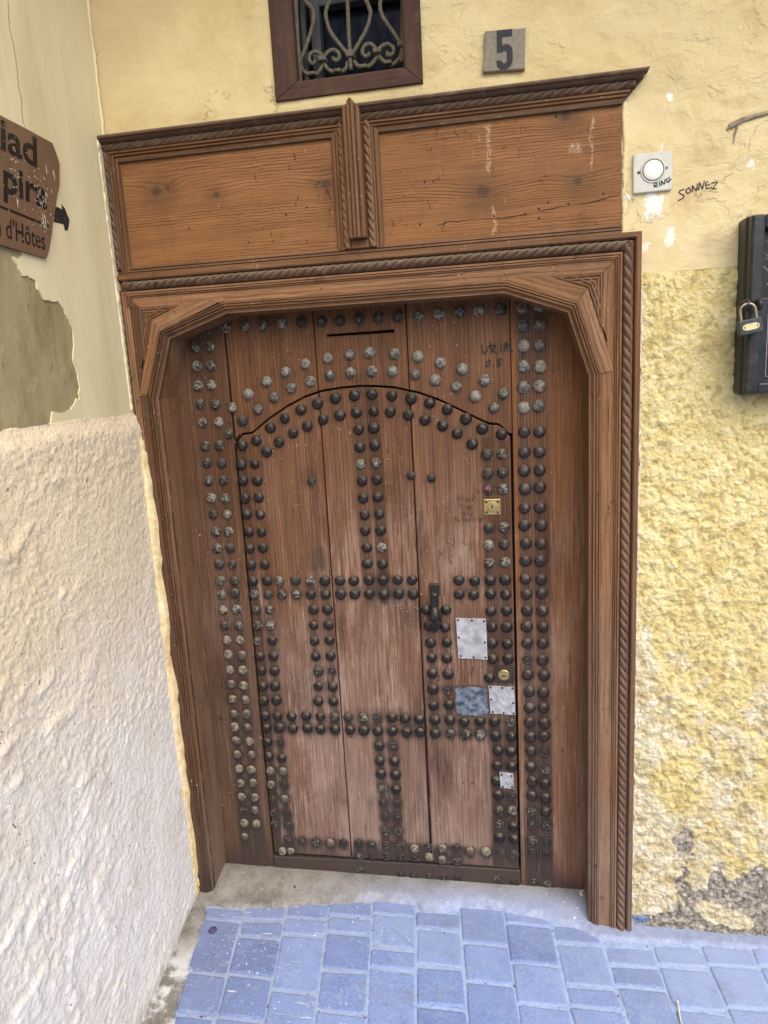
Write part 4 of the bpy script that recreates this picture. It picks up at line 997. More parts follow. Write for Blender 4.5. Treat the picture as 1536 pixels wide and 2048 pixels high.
# ================================================================== side wall on the left
TH = math.radians(6.5); CORN = Vector((-.970, 0, 0)); UD = Vector((math.sin(TH), -math.cos(TH), 0)); ND = Vector((math.cos(TH), math.sin(TH), 0))
def LW(u, z, off=0.0): return CORN + UD * u + ND * off + Vector((0, 0, z))
side = thing('side_wall', tuple(LW(.6, 0)), 'cream limewashed side wall with a peeled brown patch over a rough lumpy dado', 'side wall', kind='thing')
SM = Matrix(((-UD.x, 0, ND.x, CORN.x), (-UD.y, 0, ND.y, CORN.y), (0, 1, 0, 0), (0, 0, 0, 1)))   # local x towards the corner, y up, z out of the wall

Uw = np.concatenate([np.arange(-.04, .8, .02), np.arange(.8, 3.2, .1)]); Vw = np.arange(1.36, 3.0, .02)
def lw_np(u, z, off): return (CORN.x + UD.x * u + ND.x * off, CORN.y + UD.y * u + ND.y * off, z)
grid_obj('bare_plaster', Uw, Vw, lambda u, v: lw_np(u, v, -.002 + .002 * (fbm(u, v, 9, 4, 71) - .5)), BARE, side)

peel = ragged([(.50, 1.81), (.455, 1.76)] + PEEL + [(.47, 1.415), (.9, 1.40)], .10, 2, 5) + [(1.2, 1.5), (1.15, 1.72), (.8, 1.86)]
coat_outer = [(-.02, 1.39), (3.1, 1.39), (3.1, 2.98), (-.02, 2.98)]
def slab_lw(name, loops, z0, z1, mat, parent, label=None):
    L = []
    for i, p in enumerate(loops):
        p = [(-q[0], q[1]) for q in p]
        if (area(p) < 0) != (i > 0): p = p[::-1]
        L.append(p)
    flat = [q for p in L for q in p]
    V = [(q[0], q[1], z1) for q in flat]; F = []
    for a, b, c in tessellate_polygon([[Vector((q[0], q[1], 0)) for q in p] for p in L]):
        A = (flat[b][0] - flat[a][0]) * (flat[c][1] - flat[a][1]) - (flat[c][0] - flat[a][0]) * (flat[b][1] - flat[a][1])
        if abs(A) > 1e-12: F.append((a, b, c) if A > 0 else (a, c, b))
    base = 0
    for p in L:
        n = len(p); i1_ = len(V); V += [(q[0], q[1], z0) for q in p]
        F += [(base + i, i1_ + i, i1_ + (i + 1) % n, base + (i + 1) % n) for i in range(n)]; base += n
    o = place(name, mesh_from(name, V, F), mat, parent, SM)
    if label: o['label'] = label
    return o
slab_lw('limewash_coat', [coat_outer, peel], -.003, .0007, PAINT, side)
slab_lw('limewash_flake', [ragged([(.66, 1.69), (.615, 1.66), (.60, 1.615), (.612, 1.585), (.67, 1.57), (.72, 1.62), (.66, 1.69)], .08, 2, 9)[:-1]], -.003, .0007, PAINT, side)
slab_lw('black_paint_mark', [MARK], .0007, .0015, BLACKPAINT, side, 'flaking black arrow tip painted on the limewash')

def dado_top(u): return 1.437 + .006 * (fbm(u, u * 0, 9, 3, 75) - .5) * 2
def dado_lump(u, v):
    wu = u + .03 * (fbm(u, v, 22, 3, 85) - .5); wv = v + .03 * (fbm(u, v, 22, 3, 86) - .5)
    a = fbm(wu * .62 + .3 * v, wv * 1.05, 112, 3, 81); b = fbm(u * .7, v, 40, 3, 82); c = fbm(u * .6, v, 190, 2, 83)
    r = 1 - np.abs(2 * fbm(wu * .62 - .25 * v, wv, 74, 2, 87) - 1)
    return np.clip(.38 + .95 * (a - .5) + .55 * (b - .5) + .5 * (c - .5) + .3 * (r - .55), 0, 1)
def dado_fn(u, v):
    ed = sstep(dado_top(u) - v, -.002, .045); cor = sstep(u, -.030, .022)
    mod = .75 + .5 * sstep(fbm(u, v, 4.2, 3, 88), .35, .68)
    big = .0045 * sstep(fbm(u * .6, v, 22, 2, 89), .60, .80) * sstep(u, .30, .55)
    off = (.0105 + big + 0.0046 * mod * dado_lump(u, v) + .008 * (fbm(u, v, 3.5, 3, 84) - .5) + .008 * sstep(v, .9, .0)) * ed * cor + .0005
    return lw_np(u, np.minimum(v, dado_top(u)), off)
U = np.concatenate([np.arange(-.045, .95, .0042), np.arange(.95, 3.0, .04)]); Vv = np.arange(-.05, 1.452, .0045)
grid_obj('rough_dado', U, Vv, dado_fn, DADO, side, attrs={'lump': dado_lump})

# plaster lapped on to the house front beside the door jamb
edge = ragged([(-.985, 1.445), (-.961, 1.425), (-.952, 1.385), (-.947, 1.33), (-.944, 1.20), (-.939, .95), (-.938, .65), (-.941, .45), (-.944, .28), (-.946, .06), (-.944, .0), (-.946, -.03)], .035, 3, 13)
rg = random.Random(4); V = []; F = []
for i, (ex, ez) in enumerate(edge):
    ex += rg.gauss(0, .0012)
    for j, (fx, yy) in enumerate(((0, .0), (.0015, -.030), (.006, -.0385), (.016, -.043), (.05, -.040))):
        V.append((ex - fx, yy - (.004 * fbm(np.array([ez]), np.array([j * .3]), 30, 3, 14)[0] if j else 0), ez))
for i in range(len(edge) - 1):
    for j in range(4): F.append((i * 5 + j, i * 5 + j + 1, i * 5 + 6 + j, i * 5 + 5 + j))
place('plaster_lap', mesh_from('plaster_lap', V, F, smooth=True), BEAD, side)
def ragged_bead(name, pts, r, mat, parent, seed, seg=.008):
    rg = random.Random(seed); a, b = Vector(pts[0]), Vector(pts[1]); n = int((b - a).length / seg); bm = bmesh.new()
    tube_bm(bm, [a + (b - a) * i / n + Vector((rg.gauss(0, .0007), rg.gauss(0, .0007), 0)) for i in range(n + 1)], [r * rg.uniform(.55, 1.25) for i in range(n + 1)], 6)
    return place(name, bm_mesh(name, bm), mat, parent)
ragged_bead('corner_bead', [(-.969, -.006, 2.10), (-.969, -.006, 2.95)], .0045, PAINT, side, 5, .012)
ragged_bead('corner_bead', [(-.9655, -.038, 1.44), (-.9655, -.046, 2.085)], .0042, PAINT, side, 6)

# ================================================================== door surround
sur = thing('door_surround', (XC, 0, 0), 'carved brown wooden door surround with rope mouldings and two pine panels above the door', 'door frame', kind='thing')
lip = [(.206, -.012), (.206, 1.472), (.153, 1.6355), (-.006, 1.694), (-.697, 1.694), (-.872, 1.636), (-.9285, 1.471), (-.9300, -.012)]
ms = miter(lip)
hole = [(Vector(p) + m * .0262) for p, m in zip(lip, ms)]
hole = [tuple(h) for h in hole]
outer = [(XL + .004, -.012), (.288, -.012), (.288, 1.774), (XL + .004, 1.774)]
# one plank behind the mouldings; its opening is the reveal in which the door stands
board('backing_frame', [outer[0], hole[-1], *hole[-2:0:-1], hole[0], outer[1], outer[2], outer[3]], -.0095, .125, W_MOULD, sur, math.pi / 2, ch=0)
out_path = [(XR, -.012), (XR, 1.776), (XL, 1.776), (XL, -.012)]
sweep('outer_fillet', out_path, [(0, .02), (0, -.026), (.0028, -.0295), (.0105, -.0295), (.0135, -.025), (.0152, -.016), (.0155, -.006)], W_MOULD, sur)
sweep('reeded_moulding', out_path, [(.0385, -.006), (.039, -.018), (.0405, -.0235), (.0445, -.0235), (.0452, -.0195), (.0460, -.0195), (.0467, -.0235), (.0497, -.0230), (.0505, -.0185), (.0514, -.0185), (.0522, -.0205), (.0540, -.0195), (.0548, -.010)], W_FRAME, sur)
rope('rope_moulding', (.2632, -.012), (.2632, 1.758), .0112, -.0185, .0250, W_ROPE, sur, hand=-1)
rope('rope_moulding', (-.955, 1.7492), (.263, 1.7492), .0112, -.0185, .0215, W_DUSTY, sur, hand=-1)
rope('rope_moulding', (-.9750, 1.34), (-.9750, 1.74), .0112, -.0185, .0250, W_ROPE, sur, hand=1)
JY = -.0165
board('jamb_board', [(.2355, -.012), (.2355, 1.7215), (.2095, 1.6955), (.2055, 1.46), (.2055, -.012)], JY, .008, W_FRAME, sur, math.pi / 2)
board('head_board', [(.2350, 1.7215), (-.9470, 1.7215), (-.9210, 1.6955), (-.70, 1.6935), (.02, 1.6935), (.2090, 1.6955)], JY, .008, W_FRAME, sur, 0)
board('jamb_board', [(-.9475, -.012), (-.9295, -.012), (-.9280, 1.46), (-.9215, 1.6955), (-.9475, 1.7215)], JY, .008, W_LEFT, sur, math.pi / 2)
for sgn in (1, -1):
    fx = (lambda x: x) if sgn > 0 else (lambda x: -.716 - x)
    c1 = [(-.006, 1.694), (.153, 1.6355), (.1755, 1.6650), (.079, 1.7000), (.0, 1.7000)]
    c2 = [(.153, 1.6355), (.206, 1.472), (.2335, 1.477), (.1755, 1.6650)]
    for c_, th in ((c1, math.atan2(-.0565, .159)), (c2, math.atan2(-.162, .053))):
        board('corner_board', [(fx(x), z) for x, z in c_], JY - .0028, .008, W_FRAME, sur, th * sgn)
    tri = [(.074, 1.6965), (.2098, 1.6965), (.2098, 1.545), (.1765, 1.660)]
    board('corner_infill', [(fx(x), z) for x, z in tri], JY + .005, .004, W_MOULD, sur, 0, ch=0)
    for k, (uo, hh) in enumerate(((.001, .0045), (.0075, .0032), (.0145, .0022))):
        pa = [(.092 + uo * 2.9, 1.6965 - uo), (.2098 - uo, 1.6965 - uo), (.2098 - uo, 1.552 + uo * 3.0)]
        if sgn > 0: pr = [(0, JY + .005), (-.0006, JY + .005 - hh), (-.0045, JY + .005 - hh), (-.0052, JY + .005)]
        else: pa = [(fx(x), z) for x, z in pa]; pr = [(0, JY + .005), (.0006, JY + .005 - hh), (.0045, JY + .005 - hh), (.0052, JY + .005)]
        sweep('corner_bead_moulding', pa, pr, W_MOULD, sur)
        q = .0015 + k * .0068
        pb = [(.098 + q * 3.0, 1.6915), (.1765, 1.6655), (.2140, 1.5405 + q * 2.5)]
        pr = [(q, JY + .005), (q + .0006, JY + .0045 - hh), (q + .0042, JY + .0045 - hh), (q + .005, JY + .005)]
        if sgn < 0: pb = [(fx(x), z) for x, z in pb]; pr = [(-u, y) for u, y in pr]
        sweep('corner_bead_moulding', pb, pr, W_MOULD, sur)
LIPP = [(-.0008, -.012), (-.0005, -.0185), (.0010, -.0205), (.0040, -.0205), (.0046, -.0165), (.0056, -.0165), (.0062, -.0200), (.0098, -.0195), (.0104, -.0145), (.0116, -.0145), (.0122, -.0170), (.0165, -.0160), (.0172, -.0115), (.0182, -.0115), (.0190, -.0130), (.0230, -.0100), (.0262, -.0040), (.0266, .006)]
sweep('lip_moulding', lip, LIPP, W_MOULD, sur, segs=(0, 1, 2, 3), step=.03, jit=.0005)
sweep('lip_moulding', lip, LIPP, W_LEFT, sur, segs=(4, 5, 6), step=.03, jit=.0005)

# ---- panels above the door
PY = -.0075
board('transom_panel', [(-.950, 1.785), (-.36, 1.785), (-.36, 2.055), (-.950, 2.055)], PY, .02, W_PANEL, sur, 0, ch=0, label='left pine panel above the door')
board('transom_panel', [(-.33, 1.785), (.248, 1.785), (.248, 2.055), (-.33, 2.055)], PY, .02, W_PANEL, sur, 0, label='right pine panel above the door with a long crack and pale drips')
CR = [(-.16, 1.830), (-.10, 1.835), (-.03, 1.833), (.04, 1.8345), (.09, 1.842), (.13, 1.8455), (.18, 1.8475), (.247, 1.862)]
bm = bmesh.new()
pts = ragged(CR, .035, 3, 3); n = len(pts)
up = [bm.verts.new((x, PY - .0003, z + .0011 * abs(math.sin(i * .21 + .6)))) for i, (x, z) in enumerate(pts)]
dn = [bm.verts.new((x, PY - .0003, z - .0009 * abs(math.sin(i * .21 + .6)) - .0002)) for i, (x, z) in enumerate(pts)]
for i in range(n - 1): bm.faces.new((dn[i], dn[i + 1], up[i + 1], up[i]))
place('panel_crack', bm_mesh('panel_crack', bm), HOLE, sur)
bm = bmesh.new()
for (x, z) in ((-.03, 1.838), (.04, 1.837), (.07, 1.845), (.09, 1.856), (.135, 1.849), (.07, 1.825), (.21, 1.864), (-.165, 1.926), (-.185, 1.926), (-.20, 1.835), (-.52, 1.885), (-.77, 1.875), (-.62, 1.83), (.11, 2.032)):
    lathe_bm(bm, (x, PY, z), [(.0028, -.0005), (.0026, .0006), (0, .0004)], 7)
place('nail', bm_mesh('nail', bm), NAIL, sur)
cp = [(.2975, 1.7), (.2975, 2.0955), (-.985, 2.0955), (-.985, 1.70)]
CORNICE = [(-.001, .02), (-.001, -.044), (.0025, -.0475), (.0065, -.047), (.0085, -.041), (.0120, -.037), (.0145, -.030), (.0150, -.018)]
sweep('cornice', cp, CORNICE, W_DUSTY, sur, segs=(1,))
sweep('cornice', cp, [(.012, .0), (.012, -.018), (.0150, -.018)], W_LEFT, sur, segs=(2,))
FRAMEM = [(.0310, -.010), (.0315, -.0235), (.0335, -.0255), (.0365, -.0255), (.0375, -.0205), (.0388, -.0205), (.0398, -.0225), (.0430, -.0220), (.0440, -.0165), (.0452, -.0165), (.0462, -.0180), (.0505, -.0165), (.0520, -.0110), (.0530, PY)]
sweep('panel_moulding', cp, FRAMEM, W_MOULD, sur, segs=(1, 2))
rope('rope_moulding', (-.968, 2.0725), (.2725, 2.0725), .0090, -.0215, .0225, W_DUSTY, sur, hand=-1)
rope('rope_moulding', (-.9615, 1.79), (-.9615, 2.066), .0085, -.0190, .0225, W_DUSTY, sur, hand=-1)
board('cornice_backing', [(-.97, 2.040), (.246, 2.040), (.292, 2.088), (-.97, 2.088)], -.0165, .02, W_DUSTY, sur, 0, ch=0)
sweep('panel_moulding', [(.2475, 1.798), (-.975, 1.798)], [(0, PY), (.0006, -.0105), (.0040, -.0125), (.0052, -.0165), (.0078, -.0175), (.0088, -.0140), (.0100, -.0140), (.0110, -.0190), (.0150, -.0195), (.0160, -.0160), (.0170, -.0160), (.0180, -.0205), (.0220, -.0210), (.0235, -.0170)], W_MOULD, sur)
# the post between the panels, mitred into the cornice
dv = thing('panel_post', (-.3415, 0, 1.79)); dv.parent = sur; dv.location = Vector((-.3415, 0, 1.79)) - sur.location
H = [(.0555, PY), (.0553, -.016), (.0535, -.0185), (.0470, -.0195), (.0460, -.0155), (.0448, -.0155), (.0438, -.0205), (.0405, -.0215), (.0395, -.018), (.0205, -.018), (.0200, -.0360), (.0185, -.0385), (.0120, -.0400), (.0105, -.0355), (.0090, -.0355), (.0078, -.0420), (.0018, -.0430), (.0010, -.0370), (0, -.0370)]
H = [(u, y - (.009 if u < .0203 else 0)) for u, y in H]
prof = [(-u, y) for u, y in H] + [(u, y) for u, y in H[-2::-1]]
V = []; F = []
for (u, y) in prof:
    zt = 2.0435 + (.0555 - abs(u)) * 1.18; zb = 1.7905 if abs(u) > .0215 else 1.812
    if abs(u) > .047: zb += .004 * (abs(u) - .047) / .008
    for f in (0, 1): V.append((-.3415 + u, y, zb if f == 0 else zt))
m_ = len(prof)
for j in range(m_ - 1): F.append((2 * j, 2 * j + 2, 2 * j + 3, 2 * j + 1))
F += [tuple(2 * j for j in range(m_)), tuple(2 * j + 1 for j in range(m_))[::-1]]
Mv = frame(-.3415, 0, 1.93, math.pi / 2); Mi = Mv.inverted()
place('post_moulding', mesh_from('post_moulding', [Mi @ Vector(v) for v in V], F), W_MOULD, dv, Mv)
for s in (-1, 1):
    rope('rope_moulding', (-.3415 + s * .0300, 1.793), (-.3415 + s * .0300, 2.066), .0092, -.0180, .0200, W_MOULD, dv, hand=-1)
bm = bmesh.new(); box_bm(bm, -.362, -.321, -.024, -.008, 1.792, 1.811, .002)
place('post_foot', bm_mesh('post_foot', bm), W_MOULD, dv)

# ================================================================== door leaves
DY = .090
outer_door = thing('studded_door', (XC, DY, .02), 'large fixed wooden door of wide planks with iron studs, framing the small arched wicket', 'door', kind='thing')
wicket = thing('wicket_door', (-.372, DY, .075), 'small arched wicket door with locks, metal patches and rows of dark iron studs', 'door', kind='thing')
arch = WICKET_TOP
def clip(poly, xa, xb):
    def half(p, f):
        o = []
        for i in range(len(p)):
            a, b = p[i], p[(i + 1) % len(p)]; fa, fb = f(a), f(b)
            if fa >= 0: o.append(a)
            if (fa >= 0) != (fb >= 0):
                t = fa / (fa - fb); o.append((a[0] + (b[0] - a[0]) * t, a[1] + (b[1] - a[1]) * t))
        return o
    return half(half(poly, lambda q: q[0] - xa), lambda q: xb - q[0])
G2 = .0032
wl = [( -.744, .078)] + [(-.744, 1.325)] + [(x, z - .0036) for x, z in arch] + [(-.0035, 1.325), (-.0035, .080)]
wl = [(max(x, -.7392), z) for x, z in wl]; wl = [(min(x, -.0038), z) for x, z in wl]
wl = wl[::-1]
BJ = [-.80, -.4985, -.2565, .05]
for a, b in zip(BJ[:-1], BJ[1:]):
    board('plank', clip(wl, a + .0015, b - .0015), DY, .03, W_DOOR, wicket, math.pi / 2, ch=.0020, fine=.0085)
# outer leaf: side planks, three planks over the arch (with the letter slot), the rail under the wicket
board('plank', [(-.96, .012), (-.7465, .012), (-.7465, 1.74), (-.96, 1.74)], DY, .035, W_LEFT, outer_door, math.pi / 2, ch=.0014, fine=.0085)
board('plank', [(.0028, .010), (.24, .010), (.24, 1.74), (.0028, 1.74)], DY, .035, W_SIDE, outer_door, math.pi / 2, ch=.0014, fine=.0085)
ar = [(x, z + .0018) for x, z in arch]
top = [(-.7445, 1.745), (-.7445, ar[0][1])] + [(max(x, -.7443), z) for x, z in ar] + [(.001, ar[-1][1]), (.001, 1.745)]
SLOT = (-.466, -.289, 1.6010, 1.6075)
for a, b in ((-.80, -.4985), (-.4985, -.2565), (-.2565, .05)):
    p = clip(top, a + .0013, b - .0013)
    if a == -.4985:
        board('plank', [p, [(SLOT[0], SLOT[2]), (SLOT[1], SLOT[2]), (SLOT[1], SLOT[3] + .0008), (SLOT[0], SLOT[3] - .0008)]], DY, .035, W_DOOR, outer_door, math.pi / 2, ch=.0012, fine=.0085)
    else: board('plank', p, DY, .035, W_DOOR, outer_door, math.pi / 2, ch=.0014, fine=.0085)
board('bottom_rail', [(-.7445, .008), (.001, .012), (.001, .0755), (-.30, .0735), (-.7445, .0655)], DY - .002, .035, W_STRIP, outer_door, 0, ch=.003, fine=.0085)
board('door_backing', [(-1.0, -.02), (.4, -.02), (.4, 1.8), (-1.0, 1.8)], DY + .036, .01, DARKROOM, outer_door, 0, ch=0)

SPROF = [(-.0195, .001), (-.0188, -.0016), (-.0125, -.0016), (-.0120, -.0001), (-.0112, -.0001), (-.0107, -.0016), (-.0052, -.0016), (-.0048, -.0005), (-.0042, -.0005), (-.0038, -.0016),
         (.0038, -.0016), (.0042, -.0005), (.0048, -.0005), (.0052, -.0016), (.0107, -.0016), (.0112, -.0001), (.0120, -.0001), (.0125, -.0016), (.0188, -.0016), (.0195, .001)]
def strip(x, z0, z1, parent, k=1.0, mat=None):
    sweep('stud_strip', [(x, z0), (x, z1)], [(u * k, DY + y) for u, y in SPROF], mat or W_STRIP, parent, step=.008)
for x, z0, z1 in ((-.8285, .015, 1.66), (-.7845, .015, 1.66), (.0345, .012, 1.70), (.0745, .012, 1.70)): strip(x, z0, z1, outer_door)
for x, z0, z1, k in ((-.7260, .085, 1.325, .66), (-.6885, .085, 1.335, .9), (-.3935, .95, 1.455, .95), (-.3520, .95, 1.455, .95), (-.5630, .535, .925, .9), (-.5205, .535, .925, .9),
                  (-.2265, .535, .87, .9), (-.1865, .535, .90, .9), (-.3500, .085, .50, .9), (-.3100, .085, .50, .9), (-.0585, .085, 1.325, .95), (-.0205, .085, 1.315, .88)):
    strip(x, z0, z1, wicket, k, W_STRIP if k != .9 else W_DOOR)

# ---- studs
def stud_mesh(name, r, h, mat, sides=14):
    bm = bmesh.new()
    pr = [(r * 1.07, -.0012), (r * 1.05, .0006), (r * .985, .0018)] + [(r * .96 * math.cos(a), .0018 + h * math.sin(a)) for a in (.25, .55, .85, 1.15, 1.4)] + [(0, .0018 + h)]
    lathe_bm(bm, (0, 0, 0), pr, sides)
    rg = random.Random(int(r * 1e6) + int(h * 1e5)); ax = [(rg.uniform(0, 6.28), rg.uniform(.3, .9), rg.uniform(.0006, .0022)) for _ in range(3)]
    for v in bm.verts:
        if v.co.y < -.001:
            for (an, rd_, dp) in ax:
                d2 = (v.co.x - r * rd_ * math.cos(an)) ** 2 + (v.co.z - r * rd_ * math.sin(an)) ** 2
                v.co.y += dp * math.exp(-d2 / (r * .45) ** 2)
    me = bm_mesh(name, bm, True); me.materials.append(mat); return me
def base_mesh(name, r, mat, k):
    bm = bmesh.new(); rg = random.Random(k)
    lathe_bm(bm, (0, 0, 0), [(r, -.001), (r * .97, .0012), (r * .80, .0016), (r * .72, .0004), (r * .42, .0003), (r * .36, .0022), (r * .15, .0030), (0, .0028)], 12)
    for v in bm.verts: v.co += Vector((rg.gauss(0, .0004), rg.gauss(0, .0002), rg.gauss(0, .0004)))
    me = bm_mesh(name, bm, True); me.materials.append(mat); return me
SM_ = {}
def smesh(key, r, h, mat):
    if key not in SM_: SM_[key] = stud_mesh('stud', r, h, mat)
    return SM_[key]
bases = [base_mesh('stud_base', .0118 + .0008 * (k % 3), STUD_BASE, k) for k in range(6)]
apoly = [(x, z) for x, z in wl]
def inside(x, z):
    c = False; n = len(apoly)
    for i in range(n):
        (xa, za), (xb, zb) = apoly[i], apoly[(i + 1) % n]
        if (za > z) != (zb > z) and x < (xb - xa) * (z - za) / (zb - za) + xa: c = not c
    return c
rs = random.Random(21); first = {}
def put_stud(name, me, x, z, par, spin, tilt):
    key = (name, me.name, par.name)
    M = Matrix.Translation((x, DY - .0022, z)) @ Matrix.Rotation(tilt[0], 4, 'X') @ Matrix.Rotation(tilt[1], 4, 'Z') @ Matrix.Rotation(spin, 4, 'Y')
    if key not in first:
        o = place(name, me, list(me.materials), par, M); first[key] = o
    else:
        o = first[key].copy(); COL.objects.link(o); o.parent = par; o.matrix_basis = Matrix.Translation(-par.location) @ M
    return o
seen = []
for kind, lst in STUDS.items():
    for (x, z) in lst:
        if any(abs(x - a) < .004 and abs(z - b) < .004 for a, b in seen): continue
        seen.append((x, z))
        if z < .034: z += .010; kind_ = 'r'
        else: kind_ = kind
        par = wicket if inside(x, z) else outer_door
        sp = rs.uniform(0, 6.28); tl = (rs.gauss(0, .11), rs.gauss(0, .11))
        if kind_ == 'r': put_stud('stud_base', rs.choice(bases), x, z, par, sp, (tl[0] * .4, tl[1] * .4)); continue
        v = rs.choice((-3, -2, -1, 0, 1, 2, 3)); q = .00022 * v
        if kind == 'k': o = put_stud('stud', smesh('k', .0108, .010, STUD_BASE), x, z, par, sp, tl)
        elif kind == 'p': o = put_stud('stud', smesh('p', .0135, .009, STUD_PINK), x, z, par, sp, tl); o['label'] = 'stud with pink paint left on it'
        elif kind == 'g': o = put_stud('stud', smesh(('g', v), .0134 + q, .0088, STUD_DUSTY), x, z, par, sp, tl)
        elif par is outer_door and x > 0:
            o = put_stud('stud', smesh(('p2', v) if kind == 'w' else ('b', v), .0152 + q, .0080, STUD_PALE if kind == 'w' else STUD_BROWN), x, z, par, sp, tl)
        elif kind == 'w':
            pale = par is outer_door and z > 1.36 and abs(x + .33) < .37 and z < 1.60
            o = put_stud('stud', smesh(('wp' if pale else 'w', v), .0136 + q, .0098, STUD_PALE if pale else STUD_FLAKED), x, z, par, sp, tl)
        else: o = put_stud('stud', smesh(('d', v), .0140 + q, .0092, STUD_DARK), x, z, par, sp, tl)

# ---- iron hand knocker on the wicket
kn = thing('knocker', (-.213, DY, .87)); kn.parent = wicket; kn.location = Vector((-.213, DY, .87)) - wicket.location
bm = bmesh.new(); box_bm(bm, -.226, -.199, DY - .010, DY, .905, .938, .003)
box_bm(bm, -.2235, -.2015, DY - .016, DY - .008, .900, .914, .002)
place('cuff_plate', bm_mesh('cuff_plate', bm), BLACK_IRON, kn)
bm = bmesh.new()
wy = DY - .017
# sleeve with rings, wrist, back of the hand
tube_bm(bm, [(-.2125, wy, z) for z in (.916, .912, .906, .902, .897, .893, .888, .884, .880, .876)], [.008, .0115, .0118, .0095, .0118, .0098, .0122, .0100, .0118, .0085], 12)
tube_bm(bm, [(-.2125, wy - .001, .878), (-.2128, wy - .003, .868), (-.2132, wy - .005, .856), (-.2135, wy - .006, .845), (-.2138, wy - .005, .838)], [.0085, .0120, .0150, .0152, .0120], 12)
# four fingers curling down round the ball, and the thumb
for k, (dx, ln, rr) in enumerate(((-.0110, .9, .0040), (-.0040, 1.05, .0043), (.0032, 1.0, .0042), (.0100, .82, .0037))):
    p = smooth_path([(-.2138 + dx * .9, wy - .006, .846), (-.2140 + dx, wy - .011, .834), (-.2142 + dx * .95, wy - .010, .834 - .013 * ln), (-.2144 + dx * .8, wy - .002, .834 - .023 * ln), (-.2145 + dx * .6, wy + .006, .834 - .027 * ln)], 3)
    tube_bm(bm, p, [rr * (1.08 if i % 4 == 3 else 1.0) * (1 - .25 * i / len(p)) for i in range(len(p))], 8)
p = smooth_path([(-.2015, wy - .002, .860), (-.1975, wy - .001, .848), (-.1990, wy + .001, .836), (-.2035, wy + .003, .826)], 3)
tube_bm(bm, p, [.0045 - .0015 * i / len(p) for i in range(len(p))], 8)
place('hand', bm_mesh('hand', bm), BLACK_IRON, kn)
bm = bmesh.new(); bmesh.ops.create_uvsphere(bm, u_segments=12, v_segments=8, radius=.0105, matrix=Matrix.Translation((-.2155, wy + .002, .813)))
place('ball', bm_mesh('ball', bm, True), BLACK_IRON, kn)

# ---- locks
lk = thing('lock', (-.053, DY, 1.144)); lk.parent = wicket; lk.location = Vector((-.053, DY, 1.144)) - wicket.location
bm = bmesh.new(); box_bm(bm, -.0745, -.0320, DY - .0045, DY, 1.1235, 1.1650, .0015)
place('lock_plate', bm_mesh('lock_plate', bm), BRASS, lk)
bm = bmesh.new(); lathe_bm(bm, (-.0532, DY - .0045, 1.1450), [(.0140, 0), (.0138, .0018), (.0112, .0022), (.0108, .0045), (.0102, .0055), (.0040, .0056), (0, .0056)], 24, smooth=False)
place('lock_cylinder', bm_mesh('lock_cylinder', bm), BRASS, lk)
bm = bmesh.new(); lathe_bm(bm, (-.0532, DY - .0101, 1.1470), [(.0024, -.001), (.0024, .0003), (0, .0003)], 10); box_bm(bm, -.0543, -.0521, DY - .0104, DY - .009, 1.1395, 1.1470)
place('keyhole', bm_mesh('keyhole', bm), HOLE, lk)
for dx in (-.0680, -.0385):
    for dz in (1.1300, 1.1585):
        bm = bmesh.new(); lathe_bm(bm, (dx, DY - .0045, dz), [(.0036, -.001), (.0034, .0010), (.0022, .0014), (0, .0012)], 10)
        place('screw', bm_mesh('screw', bm), SCREW, lk)
lk = thing('lock', (-.032, DY, .680)); lk.parent = wicket; lk.location = Vector((-.032, DY, .680)) - wicket.location
lk['label'] = 'round cylinder lock on a dark square plate'
bm = bmesh.new(); box_bm(bm, -.0580, -.0055, DY - .0055, DY, .656, .7045, .0015); box_bm(bm, -.0535, -.0100, DY - .0075, DY - .004, .661, .6995, .001)
place('lock_plate', bm_mesh('lock_plate', bm), plain('dark_lock_plate', (.05, .036, .032), .55, .4, .3, 80, .2), lk)
bm = bmesh.new(); lathe_bm(bm, (-.0330, DY - .0075, .6800), [(.0150, 0), (.0150, .0030), (.0135, .0040), (.0118, .0040), (.0114, .0024), (.0104, .0024), (.0102, .0044), (0, .0044)], 24, smooth=False)
place('lock_cylinder', bm_mesh('lock_cylinder', bm), BRASS, lk)
bm = bmesh.new(); box_bm(bm, -.0400, -.0275, DY - .0124, DY - .011, .6765, .6797)
place('keyhole', bm_mesh('keyhole', bm), HOLE, lk)

